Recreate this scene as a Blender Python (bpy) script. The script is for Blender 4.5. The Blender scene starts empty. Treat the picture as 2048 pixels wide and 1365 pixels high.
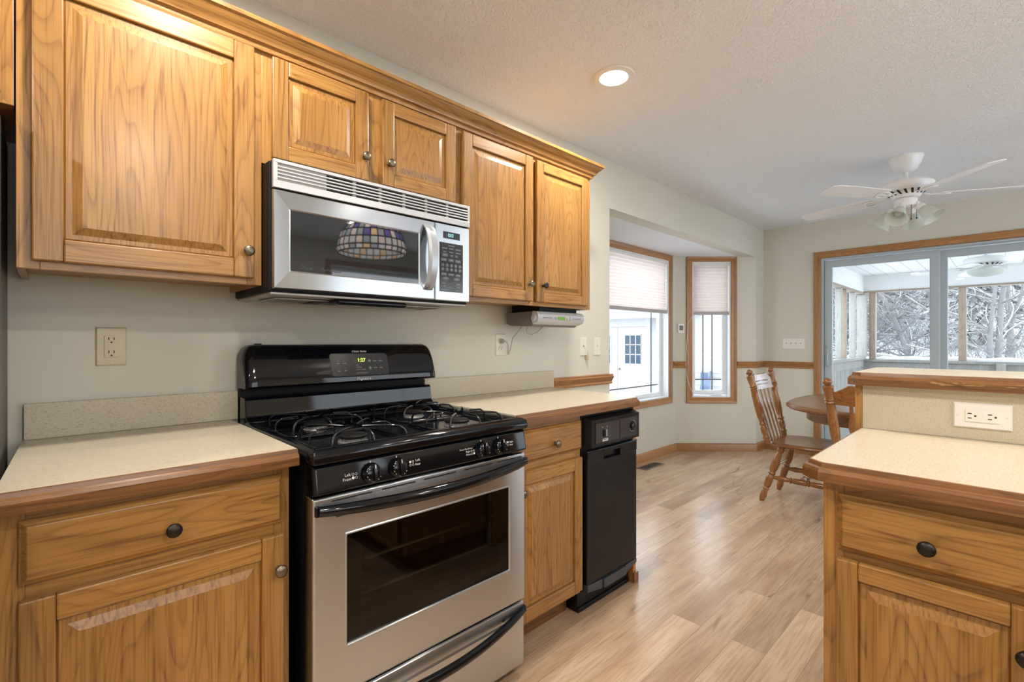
import bpy, bmesh, math, random
from mathutils import Vector, Matrix
R = random.Random(7)
PI = math.pi
SC = bpy.context.scene
COL = SC.collection
# ------------------------------------------------------------------ camera, world, exposure
F_PX = 958.0
TH = math.atan(993 / F_PX)
CAM = (0.0, -1.905, 1.2)
cd = bpy.data.cameras.new('camera')
cd.sensor_width = 36; cd.sensor_fit = 'HORIZONTAL'; cd.lens = F_PX / 2048 * 36
cd.clip_start = 0.02; cd.clip_end = 400
cam = bpy.data.objects.new('camera', cd); COL.objects.link(cam)
cam.location = CAM; cam.rotation_euler = (PI / 2, 0, TH - PI / 2)
SC.camera = cam
SC.view_settings.view_transform = 'Standard'
SC.view_settings.look = 'None'
SC.view_settings.gamma = 1
SC.view_settings.use_curve_mapping = False
SC.view_settings.exposure = 1.0
try:
    SC.cycles.use_denoising = True
    SC.cycles.max_bounces = 10; SC.cycles.diffuse_bounces = 6; SC.cycles.glossy_bounces = 5
    SC.cycles.transparent_max_bounces = 16; SC.cycles.transmission_bounces = 6
    SC.cycles.caustics_reflective = False; SC.cycles.caustics_refractive = False
    SC.cycles.sample_clamp_indirect = 6
except Exception:
    pass
SKY = 2.5
LAMP = 9.2
wd = bpy.data.worlds.new('overcast_sky'); SC.world = wd; wd.use_nodes = True
nt = wd.node_tree; bgn = nt.nodes['Background']
tcn = nt.nodes.new('ShaderNodeTexCoord'); sep = nt.nodes.new('ShaderNodeSeparateXYZ')
rmp = nt.nodes.new('ShaderNodeValToRGB')
nt.links.new(tcn.outputs['Generated'], sep.inputs[0]); nt.links.new(sep.outputs[2], rmp.inputs[0])
rmp.color_ramp.elements[0].position = 0.0; rmp.color_ramp.elements[0].color = (.80, .81, .86, 1)
rmp.color_ramp.elements[1].position = 0.6; rmp.color_ramp.elements[1].color = (.86, .93, 1.0, 1)
nt.links.new(rmp.outputs[0], bgn.inputs[0]); bgn.inputs[1].default_value = SKY

# ------------------------------------------------------------------ materials
def newmat(name):
    m = bpy.data.materials.new(name); m.use_nodes = True
    n = m.node_tree.nodes; l = m.node_tree.links
    return m, n, l, n['Principled BSDF']

def pbr(name, col, rough=.5, metal=0, spec=.5, coat=0, emit=None, estr=0, bump=None, trans=0, coat_r=.05):
    m, n, l, b = newmat(name)
    b.inputs['Base Color'].default_value = (*col, 1)
    b.inputs['Roughness'].default_value = rough
    b.inputs['Metallic'].default_value = metal
    b.inputs['Specular IOR Level'].default_value = spec
    b.inputs['Coat Weight'].default_value = coat
    b.inputs['Coat Roughness'].default_value = coat_r
    b.inputs['Transmission Weight'].default_value = trans
    if emit:
        b.inputs['Emission Color'].default_value = (*emit, 1); b.inputs['Emission Strength'].default_value = estr
    if bump:
        sc, st, dist = bump
        t = n.new('ShaderNodeTexCoord'); no = n.new('ShaderNodeTexNoise'); no.inputs['Scale'].default_value = sc
        no.inputs['Detail'].default_value = 3
        bp = n.new('ShaderNodeBump'); bp.inputs['Strength'].default_value = st; bp.inputs['Distance'].default_value = dist
        l.new(t.outputs['Object'], no.inputs['Vector']); l.new(no.outputs[0], bp.inputs['Height']); l.new(bp.outputs[0], b.inputs['Normal'])
    return m

def ramp(n, stops):
    r = n.new('ShaderNodeValToRGB'); cr = r.color_ramp
    while len(cr.elements) < len(stops): cr.elements.new(.5)
    for e, (p, c) in zip(cr.elements, stops):
        e.position = p; e.color = (*c, 1) if len(c) == 3 else c
    return r

def oak(name, axis, light, mid, dark, rough=.33, coat=.25):
    """flat sawn oak, the grain running along the given axis"""
    m, n, l, b = newmat(name)
    tc = n.new('ShaderNodeTexCoord'); geo = n.new('ShaderNodeNewGeometry'); oi = n.new('ShaderNodeObjectInfo')
    add0 = n.new('ShaderNodeMath'); add0.operation = 'ADD'
    l.new(geo.outputs['Random Per Island'], add0.inputs[0]); l.new(oi.outputs['Random'], add0.inputs[1])
    mul0 = n.new('ShaderNodeMath'); mul0.operation = 'MULTIPLY'; mul0.inputs[1].default_value = 37.0
    l.new(add0.outputs[0], mul0.inputs[0])
    va = n.new('ShaderNodeVectorMath'); va.operation = 'ADD'
    l.new(tc.outputs['Object'], va.inputs[0]); l.new(mul0.outputs[0], va.inputs[1])
    def stretched(across, along):
        mp = n.new('ShaderNodeMapping'); s = [across] * 3; s[axis] = along
        mp.inputs['Scale'].default_value = s; l.new(va.outputs[0], mp.inputs[0]); return mp
    m1 = stretched(8.5, .95)
    n1 = n.new('ShaderNodeTexNoise'); n1.inputs['Scale'].default_value = 1; n1.inputs['Detail'].default_value = 1.5; n1.inputs['Roughness'].default_value = .4
    n1.inputs['Distortion'].default_value = .15
    l.new(m1.outputs[0], n1.inputs['Vector'])
    fr = n.new('ShaderNodeMath'); fr.operation = 'MULTIPLY'; fr.inputs[1].default_value = 24
    l.new(n1.outputs[0], fr.inputs[0])
    f2 = n.new('ShaderNodeMath'); f2.operation = 'FRACT'; l.new(fr.outputs[0], f2.inputs[0])
    rr = ramp(n, [(0, (.95, .95, .95)), (.22, (.3, .3, .3)), (.6, (0, 0, 0)), (.93, (.18, .18, .18)), (1, (.95, .95, .95))])
    l.new(f2.outputs[0], rr.inputs[0])
    m2 = stretched(190, 5.5)
    n2 = n.new('ShaderNodeTexNoise'); n2.inputs['Scale'].default_value = 1; n2.inputs['Detail'].default_value = 2
    l.new(m2.outputs[0], n2.inputs['Vector'])
    r2 = ramp(n, [(.48, (0, 0, 0)), (.68, (1, 1, 1))]); l.new(n2.outputs[0], r2.inputs[0])
    m3 = stretched(9, 1.2)
    n3 = n.new('ShaderNodeTexNoise'); n3.inputs['Scale'].default_value = 1; n3.inputs['Detail'].default_value = 2
    l.new(m3.outputs[0], n3.inputs['Vector'])
    base = ramp(n, [(.3, mid), (.7, light)]); l.new(n3.outputs[0], base.inputs[0])
    ma = n.new('ShaderNodeMath'); ma.operation = 'MULTIPLY'; ma.inputs[1].default_value = .50; l.new(rr.outputs[0], ma.inputs[0])
    mb = n.new('ShaderNodeMath'); mb.operation = 'MULTIPLY_ADD'; mb.inputs[1].default_value = .50; l.new(r2.outputs[0], mb.inputs[0]); l.new(ma.outputs[0], mb.inputs[2])
    mb.use_clamp = True
    mix = n.new('ShaderNodeMix'); mix.data_type = 'RGBA'
    l.new(mb.outputs[0], mix.inputs['Factor']); l.new(base.outputs[0], mix.inputs[6]); mix.inputs[7].default_value = (*dark, 1)
    # piece to piece tone
    tone = n.new('ShaderNodeMapRange'); tone.inputs[3].default_value = .84; tone.inputs[4].default_value = 1.12
    l.new(geo.outputs['Random Per Island'], tone.inputs[0])
    sc = n.new('ShaderNodeVectorMath'); sc.operation = 'SCALE'; l.new(mix.outputs[2], sc.inputs[0]); l.new(tone.outputs[0], sc.inputs['Scale'])
    l.new(sc.outputs[0], b.inputs['Base Color'])
    bp = n.new('ShaderNodeBump'); bp.inputs['Strength'].default_value = .25; bp.inputs['Distance'].default_value = .0006; bp.invert = True
    l.new(mb.outputs[0], bp.inputs['Height']); l.new(bp.outputs[0], b.inputs['Normal'])
    b.inputs['Roughness'].default_value = rough; b.inputs['Coat Weight'].default_value = coat; b.inputs['Coat Roughness'].default_value = .22
    return m
OL, OM, OD = (.425, .224, .064), (.345, .170, .041), (.160, .064, .013)
OAK = [oak('oak_grain_%s' % 'xyz'[i], i, OL, OM, OD) for i in range(3)]
EL, EM, ED = (.245, .108, .033), (.19, .08, .023), (.09, .034, .009)
EDGE = [oak('edge_wood_%s' % 'xyz'[i], i, EL, EM, ED, .3, .35) for i in range(3)]
TRIM = [oak('trim_wood_%s' % 'xyz'[i], i, (.45, .225, .08), (.38, .18, .06), (.25, .105, .033), .35, .25) for i in range(3)]
CHW = [oak('chair_wood_%s' % 'xyz'[i], i, (.33, .150, .046), (.26, .108, .031), (.13, .046, .012), .25, .5) for i in range(3)]

WALLM = pbr('cream_wall_paint', (.65, .64, .560), .75, bump=(260, .12, .001))
def ceil_mat():
    m, n, l, b = newmat('textured_ceiling_paint')
    b.inputs['Base Color'].default_value = (.84, .88, .93, 1); b.inputs['Roughness'].default_value = .8
    t = n.new('ShaderNodeTexCoord'); no = n.new('ShaderNodeTexNoise'); no.inputs['Scale'].default_value = 38; no.inputs['Detail'].default_value = 4; no.inputs['Distortion'].default_value = 1.8
    r = ramp(n, [(.42, (0, 0, 0)), (.62, (1, 1, 1))])
    bp = n.new('ShaderNodeBump'); bp.inputs['Strength'].default_value = .6; bp.inputs['Distance'].default_value = .005
    l.new(t.outputs['Object'], no.inputs['Vector']); l.new(no.outputs[0], r.inputs[0]); l.new(r.outputs[0], bp.inputs['Height']); l.new(bp.outputs[0], b.inputs['Normal'])
    return m
CEIL = ceil_mat()
def floor_mat():
    m, n, l, b = newmat('laminate_plank_floor')
    t = n.new('ShaderNodeTexCoord')
    br = n.new('ShaderNodeTexBrick'); br.offset = .37; br.offset_frequency = 2; br.squash = 1
    br.inputs['Scale'].default_value = 1; br.inputs['Brick Width'].default_value = 1.21; br.inputs['Row Height'].default_value = .126
    br.inputs['Mortar Size'].default_value = .0011; br.inputs['Mortar Smooth'].default_value = .1
    br.inputs['Color1'].default_value = (0, 0, 0, 1); br.inputs['Color2'].default_value = (1, 1, 1, 1); br.inputs['Mortar'].default_value = (.5, .5, .5, 1)
    l.new(t.outputs['Object'], br.inputs['Vector'])
    off = n.new('ShaderNodeVectorMath'); off.operation = 'SCALE'; off.inputs['Scale'].default_value = 23
    l.new(br.outputs['Color'], off.inputs[0])
    va = n.new('ShaderNodeVectorMath'); va.operation = 'ADD'; l.new(t.outputs['Object'], va.inputs[0]); l.new(off.outputs[0], va.inputs[1])
    def st(sx, sy, detail, dist=0):
        mp = n.new('ShaderNodeMapping'); mp.inputs['Scale'].default_value = (sx, sy, sy); l.new(va.outputs[0], mp.inputs[0])
        no = n.new('ShaderNodeTexNoise'); no.inputs['Scale'].default_value = 1; no.inputs['Detail'].default_value = detail; no.inputs['Distortion'].default_value = dist
        l.new(mp.outputs[0], no.inputs['Vector']); return no
    a = st(1.3, 9, 3, .5); g = st(7, 110, 3, .2); k = st(3.2, 10, 2, 1.0)
    ca = ramp(n, [(.28, (.44, .29, .185)), (.5, (.58, .42, .285)), (.72, (.66, .51, .37))]); l.new(a.outputs[0], ca.inputs[0])
    cg = ramp(n, [(.42, (.0, .0, .0)), (.75, (1, 1, 1))]); l.new(g.outputs[0], cg.inputs[0])
    gm = n.new('ShaderNodeMath'); gm.operation = 'MULTIPLY'; gm.inputs[1].default_value = .45; l.new(cg.outputs[0], gm.inputs[0])
    m1 = n.new('ShaderNodeMix'); m1.data_type = 'RGBA'; l.new(gm.outputs[0], m1.inputs['Factor']); l.new(ca.outputs[0], m1.inputs[6]); m1.inputs[7].default_value = (.28, .165, .09, 1)
    kr = ramp(n, [(.66, (0, 0, 0)), (.78, (.75, .75, .75))]); l.new(k.outputs[0], kr.inputs[0])
    m2 = n.new('ShaderNodeMix'); m2.data_type = 'RGBA'; l.new(kr.outputs[0], m2.inputs['Factor']); l.new(m1.outputs[2], m2.inputs[6]); m2.inputs[7].default_value = (.19, .115, .07, 1)
    tone = n.new('ShaderNodeMapRange'); tone.inputs[3].default_value = .80; tone.inputs[4].default_value = 1.12
    sx = n.new('ShaderNodeSeparateXYZ'); l.new(br.outputs['Color'], sx.inputs[0]); l.new(sx.outputs[0], tone.inputs[0])
    sc = n.new('ShaderNodeVectorMath'); sc.operation = 'SCALE'; l.new(m2.outputs[2], sc.inputs[0]); l.new(tone.outputs[0], sc.inputs['Scale'])
    m3 = n.new('ShaderNodeMix'); m3.data_type = 'RGBA'; mf = n.new('ShaderNodeMath'); mf.operation = 'MULTIPLY'; mf.inputs[1].default_value = .5
    l.new(br.outputs['Fac'], mf.inputs[0]); l.new(mf.outputs[0], m3.inputs['Factor']); l.new(sc.outputs[0], m3.inputs[6]); m3.inputs[7].default_value = (.16, .09, .05, 1)
    l.new(m3.outputs[2], b.inputs['Base Color'])
    b.inputs['Roughness'].default_value = .27; b.inputs['Coat Weight'].default_value = .12; b.inputs['Coat Roughness'].default_value = .15
    bp = n.new('ShaderNodeBump'); bp.inputs['Strength'].default_value = .12; bp.inputs['Distance'].default_value = .001
    l.new(g.outputs[0], bp.inputs['Height']); l.new(bp.outputs[0], b.inputs['Normal'])
    return m
FLOORM = floor_mat()
def laminate():
    m, n, l, b = newmat('speckled_beige_laminate')
    t = n.new('ShaderNodeTexCoord'); no = n.new('ShaderNodeTexNoise'); no.inputs['Scale'].default_value = 330; no.inputs['Detail'].default_value = 2
    mp = n.new('ShaderNodeMapping'); mp.inputs['Scale'].default_value = (.6, 1, 1)
    l.new(t.outputs['Object'], mp.inputs[0]); l.new(mp.outputs[0], no.inputs['Vector'])
    r = ramp(n, [(.26, (.37, .32, .23)), (.42, (.53, .475, .365)), (.6, (.57, .515, .40)), (.75, (.60, .55, .44))])
    l.new(no.outputs[0], r.inputs[0]); l.new(r.outputs[0], b.inputs['Base Color'])
    b.inputs['Roughness'].default_value = .32
    return m
LAM = laminate()
def steel():
    m, n, l, b = newmat('brushed_stainless')
    t = n.new('ShaderNodeTexCoord'); mp = n.new('ShaderNodeMapping'); mp.inputs['Scale'].default_value = (3, 3, 900)
    no = n.new('ShaderNodeTexNoise'); no.inputs['Scale'].default_value = 1; no.inputs['Detail'].default_value = 2
    l.new(t.outputs['Object'], mp.inputs[0]); l.new(mp.outputs[0], no.inputs['Vector'])
    r = n.new('ShaderNodeMapRange'); r.inputs[3].default_value = .20; r.inputs[4].default_value = .30
    l.new(no.outputs[0], r.inputs[0]); l.new(r.outputs[0], b.inputs['Roughness'])
    b.inputs['Base Color'].default_value = (.53, .575, .62, 1); b.inputs['Metallic'].default_value = 1
    tg = n.new('ShaderNodeTangent'); tg.direction_type = 'RADIAL'; tg.axis = 'Z'
    b.inputs['Anisotropic'].default_value = .88; b.inputs['Anisotropic Rotation'].default_value = .25
    l.new(tg.outputs[0], b.inputs['Tangent'])
    return m
STEEL = steel()
STEEL2 = pbr('silver_painted_plastic', (.58, .60, .63), .32, .35)
BLACK = pbr('black_porcelain', (.003, .004, .006), .07, spec=.42)
BLACKP = pbr('black_plastic', (.006, .007, .010), .22, spec=.28)
BLACKM = pbr('matte_black', (.005, .005, .006), .55, spec=.25)
CAST = pbr('cast_iron_enamel', (.005, .006, .008), .10, spec=.6)
ALU = pbr('burner_aluminium', (.45, .45, .45), .4, .8)
GLASSB = pbr('black_oven_glass', (.012, .010, .008), .03, spec=.8)
GLASSM = pbr('microwave_glass', (.010, .013, .017), .03, spec=.9)
CAVITY = pbr('oven_cavity', (.045, .035, .025), .6)
CHROME = pbr('oven_rack_wire', (.6, .6, .6), .3, 1)
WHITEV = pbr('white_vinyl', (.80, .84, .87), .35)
WHITEP = pbr('white_plastic', (.80, .79, .76), .35)
IVORY = pbr('ivory_plastic', (.62, .56, .39), .35)
ALMOND = pbr('almond_plastic', (.74, .71, .62), .35)
SLOT = pbr('dark_slot', (.01, .01, .01), .6)
KNOBM = pbr('antique_pewter', (.20, .17, .12), .32, .9, bump=(420, .6, .001))
KNOBD = pbr('dark_bronze', (.035, .032, .028), .35, .8, bump=(420, .6, .001))
FRIDGE = pbr('dark_grey_fridge', (.085, .083, .08), .45, bump=(500, .3, .0006))
GRAYP = pbr('grey_plastic', (.20, .185, .17), .4)
SILVER = pbr('silver_plastic', (.62, .64, .68), .3, .25)
LCDG = pbr('green_display', (.10, .22, .03), .3, emit=(.16, .42, .04), estr=.22)
LEDY = pbr('yellow_green_digits', (.3, .5, .05), .4, emit=(.62, 1, .12), estr=1.6)
LEDC = pbr('cyan_digits', (.2, .5, .5), .4, emit=(.3, .9, .9), estr=.7)
PANELG = pbr('control_panel_grey', (.032, .034, .038), .12)
INKW = pbr('white_print', (.75, .75, .75), .5)
INKG = pbr('grey_print', (.20, .22, .24), .5)
INKF = pbr('faint_print', (.045, .055, .065), .4)
UNDER = pbr('hood_underside_grey', (.42, .41, .39), .4, .3)
FILT = pbr('aluminium_filter', (.30, .27, .20), .5, .3, bump=(900, 1, .002))
FANW = pbr('fan_white', (.84, .85, .86), .3)
def sheer(name, col, tr):
    m, n, l, b = newmat(name)
    o = n['Material Output']; d = n.new('ShaderNodeBsdfDiffuse'); t = n.new('ShaderNodeBsdfTranslucent'); mx = n.new('ShaderNodeMixShader')
    d.inputs[0].default_value = (*col, 1); t.inputs[0].default_value = (*col, 1); mx.inputs[0].default_value = tr
    l.new(d.outputs[0], mx.inputs[1]); l.new(t.outputs[0], mx.inputs[2]); l.new(mx.outputs[0], o.inputs[0]); n.remove(b)
    return m
SHADE = sheer('pleated_shade_fabric', (.80, .71, .67), .36)
SHRAIL = pbr('shade_rail', (.42, .39, .39), .5)
FROST = sheer('frosted_glass', (.80, .84, .80), .45)
def pane(name, tint=(1, 1, 1)):
    m, n, l, b = newmat(name)
    o = n['Material Output']; t = n.new('ShaderNodeBsdfTransparent'); g = n.new('ShaderNodeBsdfGlossy'); mx = n.new('ShaderNodeMixShader'); ge = n.new('ShaderNodeNewGeometry')
    t.inputs[0].default_value = (*tint, 1); g.inputs['Roughness'].default_value = .0
    def mth(op, a, b_=None):
        k = n.new('ShaderNodeMath'); k.operation = op
        for i, q in enumerate((a, b_)):
            if q is None: continue
            if isinstance(q, (int, float)): k.inputs[i].default_value = q
            else: l.new(q, k.inputs[i])
        return k.outputs[0]
    dt = n.new('ShaderNodeVectorMath'); dt.operation = 'DOT_PRODUCT'; l.new(ge.outputs['Incoming'], dt.inputs[0]); l.new(ge.outputs['Normal'], dt.inputs[1])
    fr = mth('ADD', mth('MULTIPLY', mth('POWER', mth('SUBTRACT', 1.0, mth('ABSOLUTE', dt.outputs['Value'])), 5.0), .95), .04)
    l.new(fr, mx.inputs[0]); l.new(t.outputs[0], mx.inputs[1]); l.new(g.outputs[0], mx.inputs[2]); l.new(mx.outputs[0], o.inputs[0]); n.remove(b)
    return m
PANE = pane('window_glass', (.95, .97, .97))
OVENP = pane('oven_door_glass', (.46, .42, .37))
SNOW = pbr('snow', (.86, .88, .92), .8, bump=(9, .3, .02))
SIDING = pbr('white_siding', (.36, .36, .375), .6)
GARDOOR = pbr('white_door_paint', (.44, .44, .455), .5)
BLUEGL = pbr('blue_reflecting_glass', (.035, .065, .105), .15, spec=.25)
WEATH = oak('weathered_board', 2, (.46, .46, .44), (.38, .385, .37), (.25, .25, .24), .7, 0)
POSTW = oak('porch_post_wood', 2, (.42, .34, .27), (.35, .28, .22), (.20, .15, .11), .7, 0)
PORCHW = pbr('porch_white_paint', (.80, .81, .82), .55)
BLUECH = pbr('blue_chair_tube', (.10, .16, .28), .5)
def bark(name, col):
    m, n, l, b = newmat(name)
    g = n.new('ShaderNodeNewGeometry'); s = n.new('ShaderNodeSeparateXYZ'); l.new(g.outputs['Normal'], s.inputs[0])
    r = ramp(n, [(.55, (*col,)), (.80, (.62, .645, .68))]); l.new(s.outputs[2], r.inputs[0]); l.new(r.outputs[0], b.inputs['Base Color'])
    b.inputs['Roughness'].default_value = .9
    return m
BARK = bark('snow_dusted_bark', (.19, .19, .195)); NEEDLE = bark('snowy_needles', (.10, .125, .12))
BRUSHM = bark('snowy_twigs', (.20, .20, .205))

# ------------------------------------------------------------------ mesh helpers
WL = {}
def worldloc(o):
    v = Vector((0, 0, 0))
    while o is not None:
        v += o.location; o = o.parent
    return v

class MB:
    def __init__(s, M=None):
        s.bm = bmesh.new(); s.M = M or Matrix()
    def v(s, p): return s.bm.verts.new(s.M @ Vector(p))
    def face(s, vs, m=0, smooth=False):
        try:
            f = s.bm.faces.new(vs); f.material_index = m; f.smooth = smooth; return f
        except ValueError:
            return None
    def poly(s, pts, m=0): return s.face([s.v(p) for p in pts], m)
    def box(s, x0, x1, y0, y1, z0, z1, m=0):
        c = [s.v((x, y, z)) for z in (z0, z1) for y in (y0, y1) for x in (x0, x1)]
        for q in ((0, 2, 3, 1), (4, 5, 7, 6), (0, 1, 5, 4), (2, 6, 7, 3), (0, 4, 6, 2), (1, 3, 7, 5)):
            s.face([c[i] for i in q], m)
    def loft(s, rings, m=0, closed=True, caps=True, smooth=False):
        rs = [[s.v(p) for p in r] for r in rings]
        n = len(rs[0])
        for a, b in zip(rs, rs[1:]):
            for i in range(n if closed else n - 1):
                j = (i + 1) % n
                s.face([a[i], a[j], b[j], b[i]], m, smooth)
        if caps and closed:
            s.face(list(reversed(rs[0])), m); s.face(rs[-1], m)
    def prism(s, pts2, w0, w1, m=0):      # polygon in (u,v), extruded along the third axis
        s.loft([[(x, y, w0) for x, y in pts2], [(x, y, w1) for x, y in pts2]], m)
    def frustum(s, r0, w0, r1, w1, m=0, back=False):
        def rc(r, w): return [(r[0], r[2], w), (r[1], r[2], w), (r[1], r[3], w), (r[0], r[3], w)]
        s.loft([rc(r0, w0), rc(r1, w1)], m, caps=False)
        s.poly(rc(r1, w1), m)
        if back: s.poly(list(reversed(rc(r0, w0))), m)
    def lathe(s, prof, c=(0, 0, 0), axis=(0, 0, 1), seg=20, m=0, caps=True):
        A = Vector(axis).normalized(); T = A.orthogonal().normalized(); B = A.cross(T); c = Vector(c)
        rings = [[c + A * h + (T * math.cos(2 * PI * k / seg) + B * math.sin(2 * PI * k / seg)) * max(r, 1e-4) for k in range(seg)] for r, h in prof]
        s.loft(rings, m, caps=caps, smooth=True)
    def turned(s, p0, p1, prof, seg=12, m=0):   # prof: (t along, radius)
        p0, p1 = Vector(p0), Vector(p1); L = (p1 - p0).length
        s.lathe([(r, t * L) for t, r in prof], p0, p1 - p0, seg, m)
    def tube(s, pts, r, seg=8, m=0, cyc=False):
        P = [Vector(p) for p in pts]; n = len(P); rr = r if isinstance(r, (list, tuple)) else [r] * n
        N = None; rings = []
        for i in range(n):
            a = P[i - 1] if (i or cyc) else P[i]; b = P[(i + 1) % n] if (i < n - 1 or cyc) else P[i]
            d = (b - a).normalized()
            if N is None: N = d.orthogonal().normalized()
            else:
                N = N - d * N.dot(d); N = N.normalized() if N.length > 1e-6 else d.orthogonal().normalized()
            B = d.cross(N)
            rings.append([P[i] + (N * math.cos(2 * PI * k / seg) + B * math.sin(2 * PI * k / seg)) * rr[i] for k in range(seg)])
        if cyc: rings.append(rings[0])
        s.loft(rings, m, caps=not cyc, smooth=True)
    def sweep(s, path, prof, side=1, m=0, mats=None):   # plan path (x,y), profile (out,z); mitred corners
        P = [Vector((x, y)) for x, y in path]; n = len(P); offs = []
        for i in range(n):
            def nrm(a, b):
                d = (b - a).normalized(); return Vector((d.y, -d.x)) * side
            if i == 0: o = nrm(P[0], P[1])
            elif i == n - 1: o = nrm(P[-2], P[-1])
            else:
                a, b = nrm(P[i - 1], P[i]), nrm(P[i], P[i + 1]); o = (a + b); o = o / max(.2, o.dot(a))
            offs.append(o)
        for i in range(n - 1):
            mm = mats[i] if mats else m
            r0 = [(P[i].x + offs[i].x * d, P[i].y + offs[i].y * d, z) for d, z in prof]
            r1 = [(P[i + 1].x + offs[i + 1].x * d, P[i + 1].y + offs[i + 1].y * d, z) for d, z in prof]
            s.loft([r0, r1], mm)
    def ringframe(s, u0, u1, v0, v1, prof, mh=0, mv=1, bottom=True):  # casing round an opening; prof (d outward, w out)
        def corner(d): return [(u0 - d, v0 - d if bottom else v0), (u1 + d, v0 - d if bottom else v0), (u1 + d, v1 + d), (u0 - d, v1 + d)]
        C = [corner(d) for d, w in prof]; W = [w for d, w in prof]
        for i in range(4):
            if i == 0 and not bottom: continue
            j = (i + 1) % 4
            r0 = [(*C[k][i], W[k]) for k in range(len(prof))]; r1 = [(*C[k][j], W[k]) for k in range(len(prof))]
            s.loft([r0, r1], mh if i in (0, 2) else mv)
    def build(s, name, mats, parent=None, bevel=0, seg=2, smooth=None, weld=False, rootloc=None):
        bm = s.bm
        if weld: bmesh.ops.remove_doubles(bm, verts=bm.verts, dist=1e-5)
        bmesh.ops.recalc_face_normals(bm, faces=bm.faces)
        off = worldloc(parent) if parent is not None else Vector(rootloc or (0, 0, 0))
        if off.length: bmesh.ops.translate(bm, verts=bm.verts, vec=-off)
        me = bpy.data.meshes.new(name); bm.to_mesh(me); bm.free()
        for q in (mats if isinstance(mats, (list, tuple)) else [mats]): me.materials.append(q)
        if smooth is not None:
            for p in me.polygons: p.use_smooth = True
            me.set_sharp_from_angle(angle=math.radians(smooth))
        o = bpy.data.objects.new(name, me); COL.objects.link(o)
        if parent is not None: o.parent = parent
        else: o.location = off
        if bevel:
            b = o.modifiers.new('bevel', 'BEVEL'); b.width = bevel; b.segments = seg; b.limit_method = 'ANGLE'; b.angle_limit = math.radians(35)
            b.harden_normals = False
        return o

def tag(o, label=None, cat=None, group=None, kind=None):
    if label: o['label'] = label
    if cat: o['category'] = cat
    if group: o['group'] = group
    if kind: o['kind'] = kind
    return o
def thing(name, label, cat, loc=(0, 0, 0), group=None):
    o = bpy.data.objects.new(name, None); COL.objects.link(o); o.location = loc; o.empty_display_size = .1
    return tag(o, label, cat, group)
def struct(o): o['kind'] = 'structure'; return o
def frame(origin, right, up):
    r = Vector(right).normalized(); u = Vector(up).normalized(); w = r.cross(u)
    M = Matrix((r, u, w)).transposed().to_4x4(); M.translation = Vector(origin); return M
def text(s, size, mat, parent, M, name='lettering', shear=0, align='CENTER', depth=.0003, sx=1):
    c = bpy.data.curves.new('tmp', 'FONT'); c.body = s; c.size = size; c.align_x = align; c.align_y = 'CENTER'; c.shear = shear; c.extrude = depth
    c.resolution_u = 3
    t = bpy.data.objects.new('tmp', c); COL.objects.link(t)
    dg = bpy.context.evaluated_depsgraph_get(); dg.update()
    me = bpy.data.meshes.new_from_object(t.evaluated_get(dg)); bpy.data.objects.remove(t); bpy.data.curves.remove(c)
    off = worldloc(parent)
    for v in me.vertices: v.co = (M @ Vector((v.co.x * sx, v.co.y, v.co.z))) - off
    me.name = name; me.materials.clear(); me.materials.append(mat)
    o = bpy.data.objects.new(name, me); COL.objects.link(o); o.parent = parent
    return o

# ------------------------------------------------------------------ room shell
H = 2.44
def wall_panel(mb, p0, p1, z0, z1, holes, th, side=1, m=0):
    """wall from p0 to p1, holes (u0,u1,z0,z1); thickness th on the outer side"""
    p0, p1 = Vector((*p0, 0)), Vector((*p1, 0)); d = (p1 - p0); L = d.length; d.normalize(); nrm = Vector((d.y, -d.x, 0)) * side
    us = sorted({0, L, *[h[0] for h in holes], *[h[1] for h in holes]}); zs = sorted({z0, z1, *[h[2] for h in holes], *[h[3] for h in holes]})
    old = mb.M
    mb.M = Matrix((d, nrm, Vector((0, 0, 1)))).transposed().to_4x4(); mb.M.translation = p0
    for a, b in zip(us, us[1:]):
        run = []
        for c, e in zip(zs, zs[1:]):
            um, zm = (a + b) / 2, (c + e) / 2
            if any(h[0] < um < h[1] and h[2] < zm < h[3] for h in holes): continue
            if run and abs(run[-1][1] - c) < 1e-6: run[-1][1] = e
            else: run.append([c, e])
        for c, e in run: mb.box(a, b, 0, th, c, e, m)
    mb.M = old
XF = 5.75; XB = -2.6; YR = -4.7
BZ = 2.115
b = MB(); b.box(XB - .15, 2.75, -4.85, .15, -.12, 0); b.box(2.75, XF + .15, -4.85, .75, -.12, 0); struct(b.build('floor', FLOORM))
b = MB(); b.box(XB - .15, XF + .15, -4.85, .12, H, H + .1); struct(b.build('ceiling', CEIL))
b = MB(); b.box(2.7, 5.62, .119, .80, BZ, BZ + .08); struct(b.build('ceiling.001', CEIL))
b = MB()
wall_panel(b, (XB, 0), (XF + .12, 0), 0, H, [(2.77 - XB, 5.517 - XB, -1, BZ)], .12, -1)
struct(b.build('wall_kitchen', WALLM))
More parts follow.
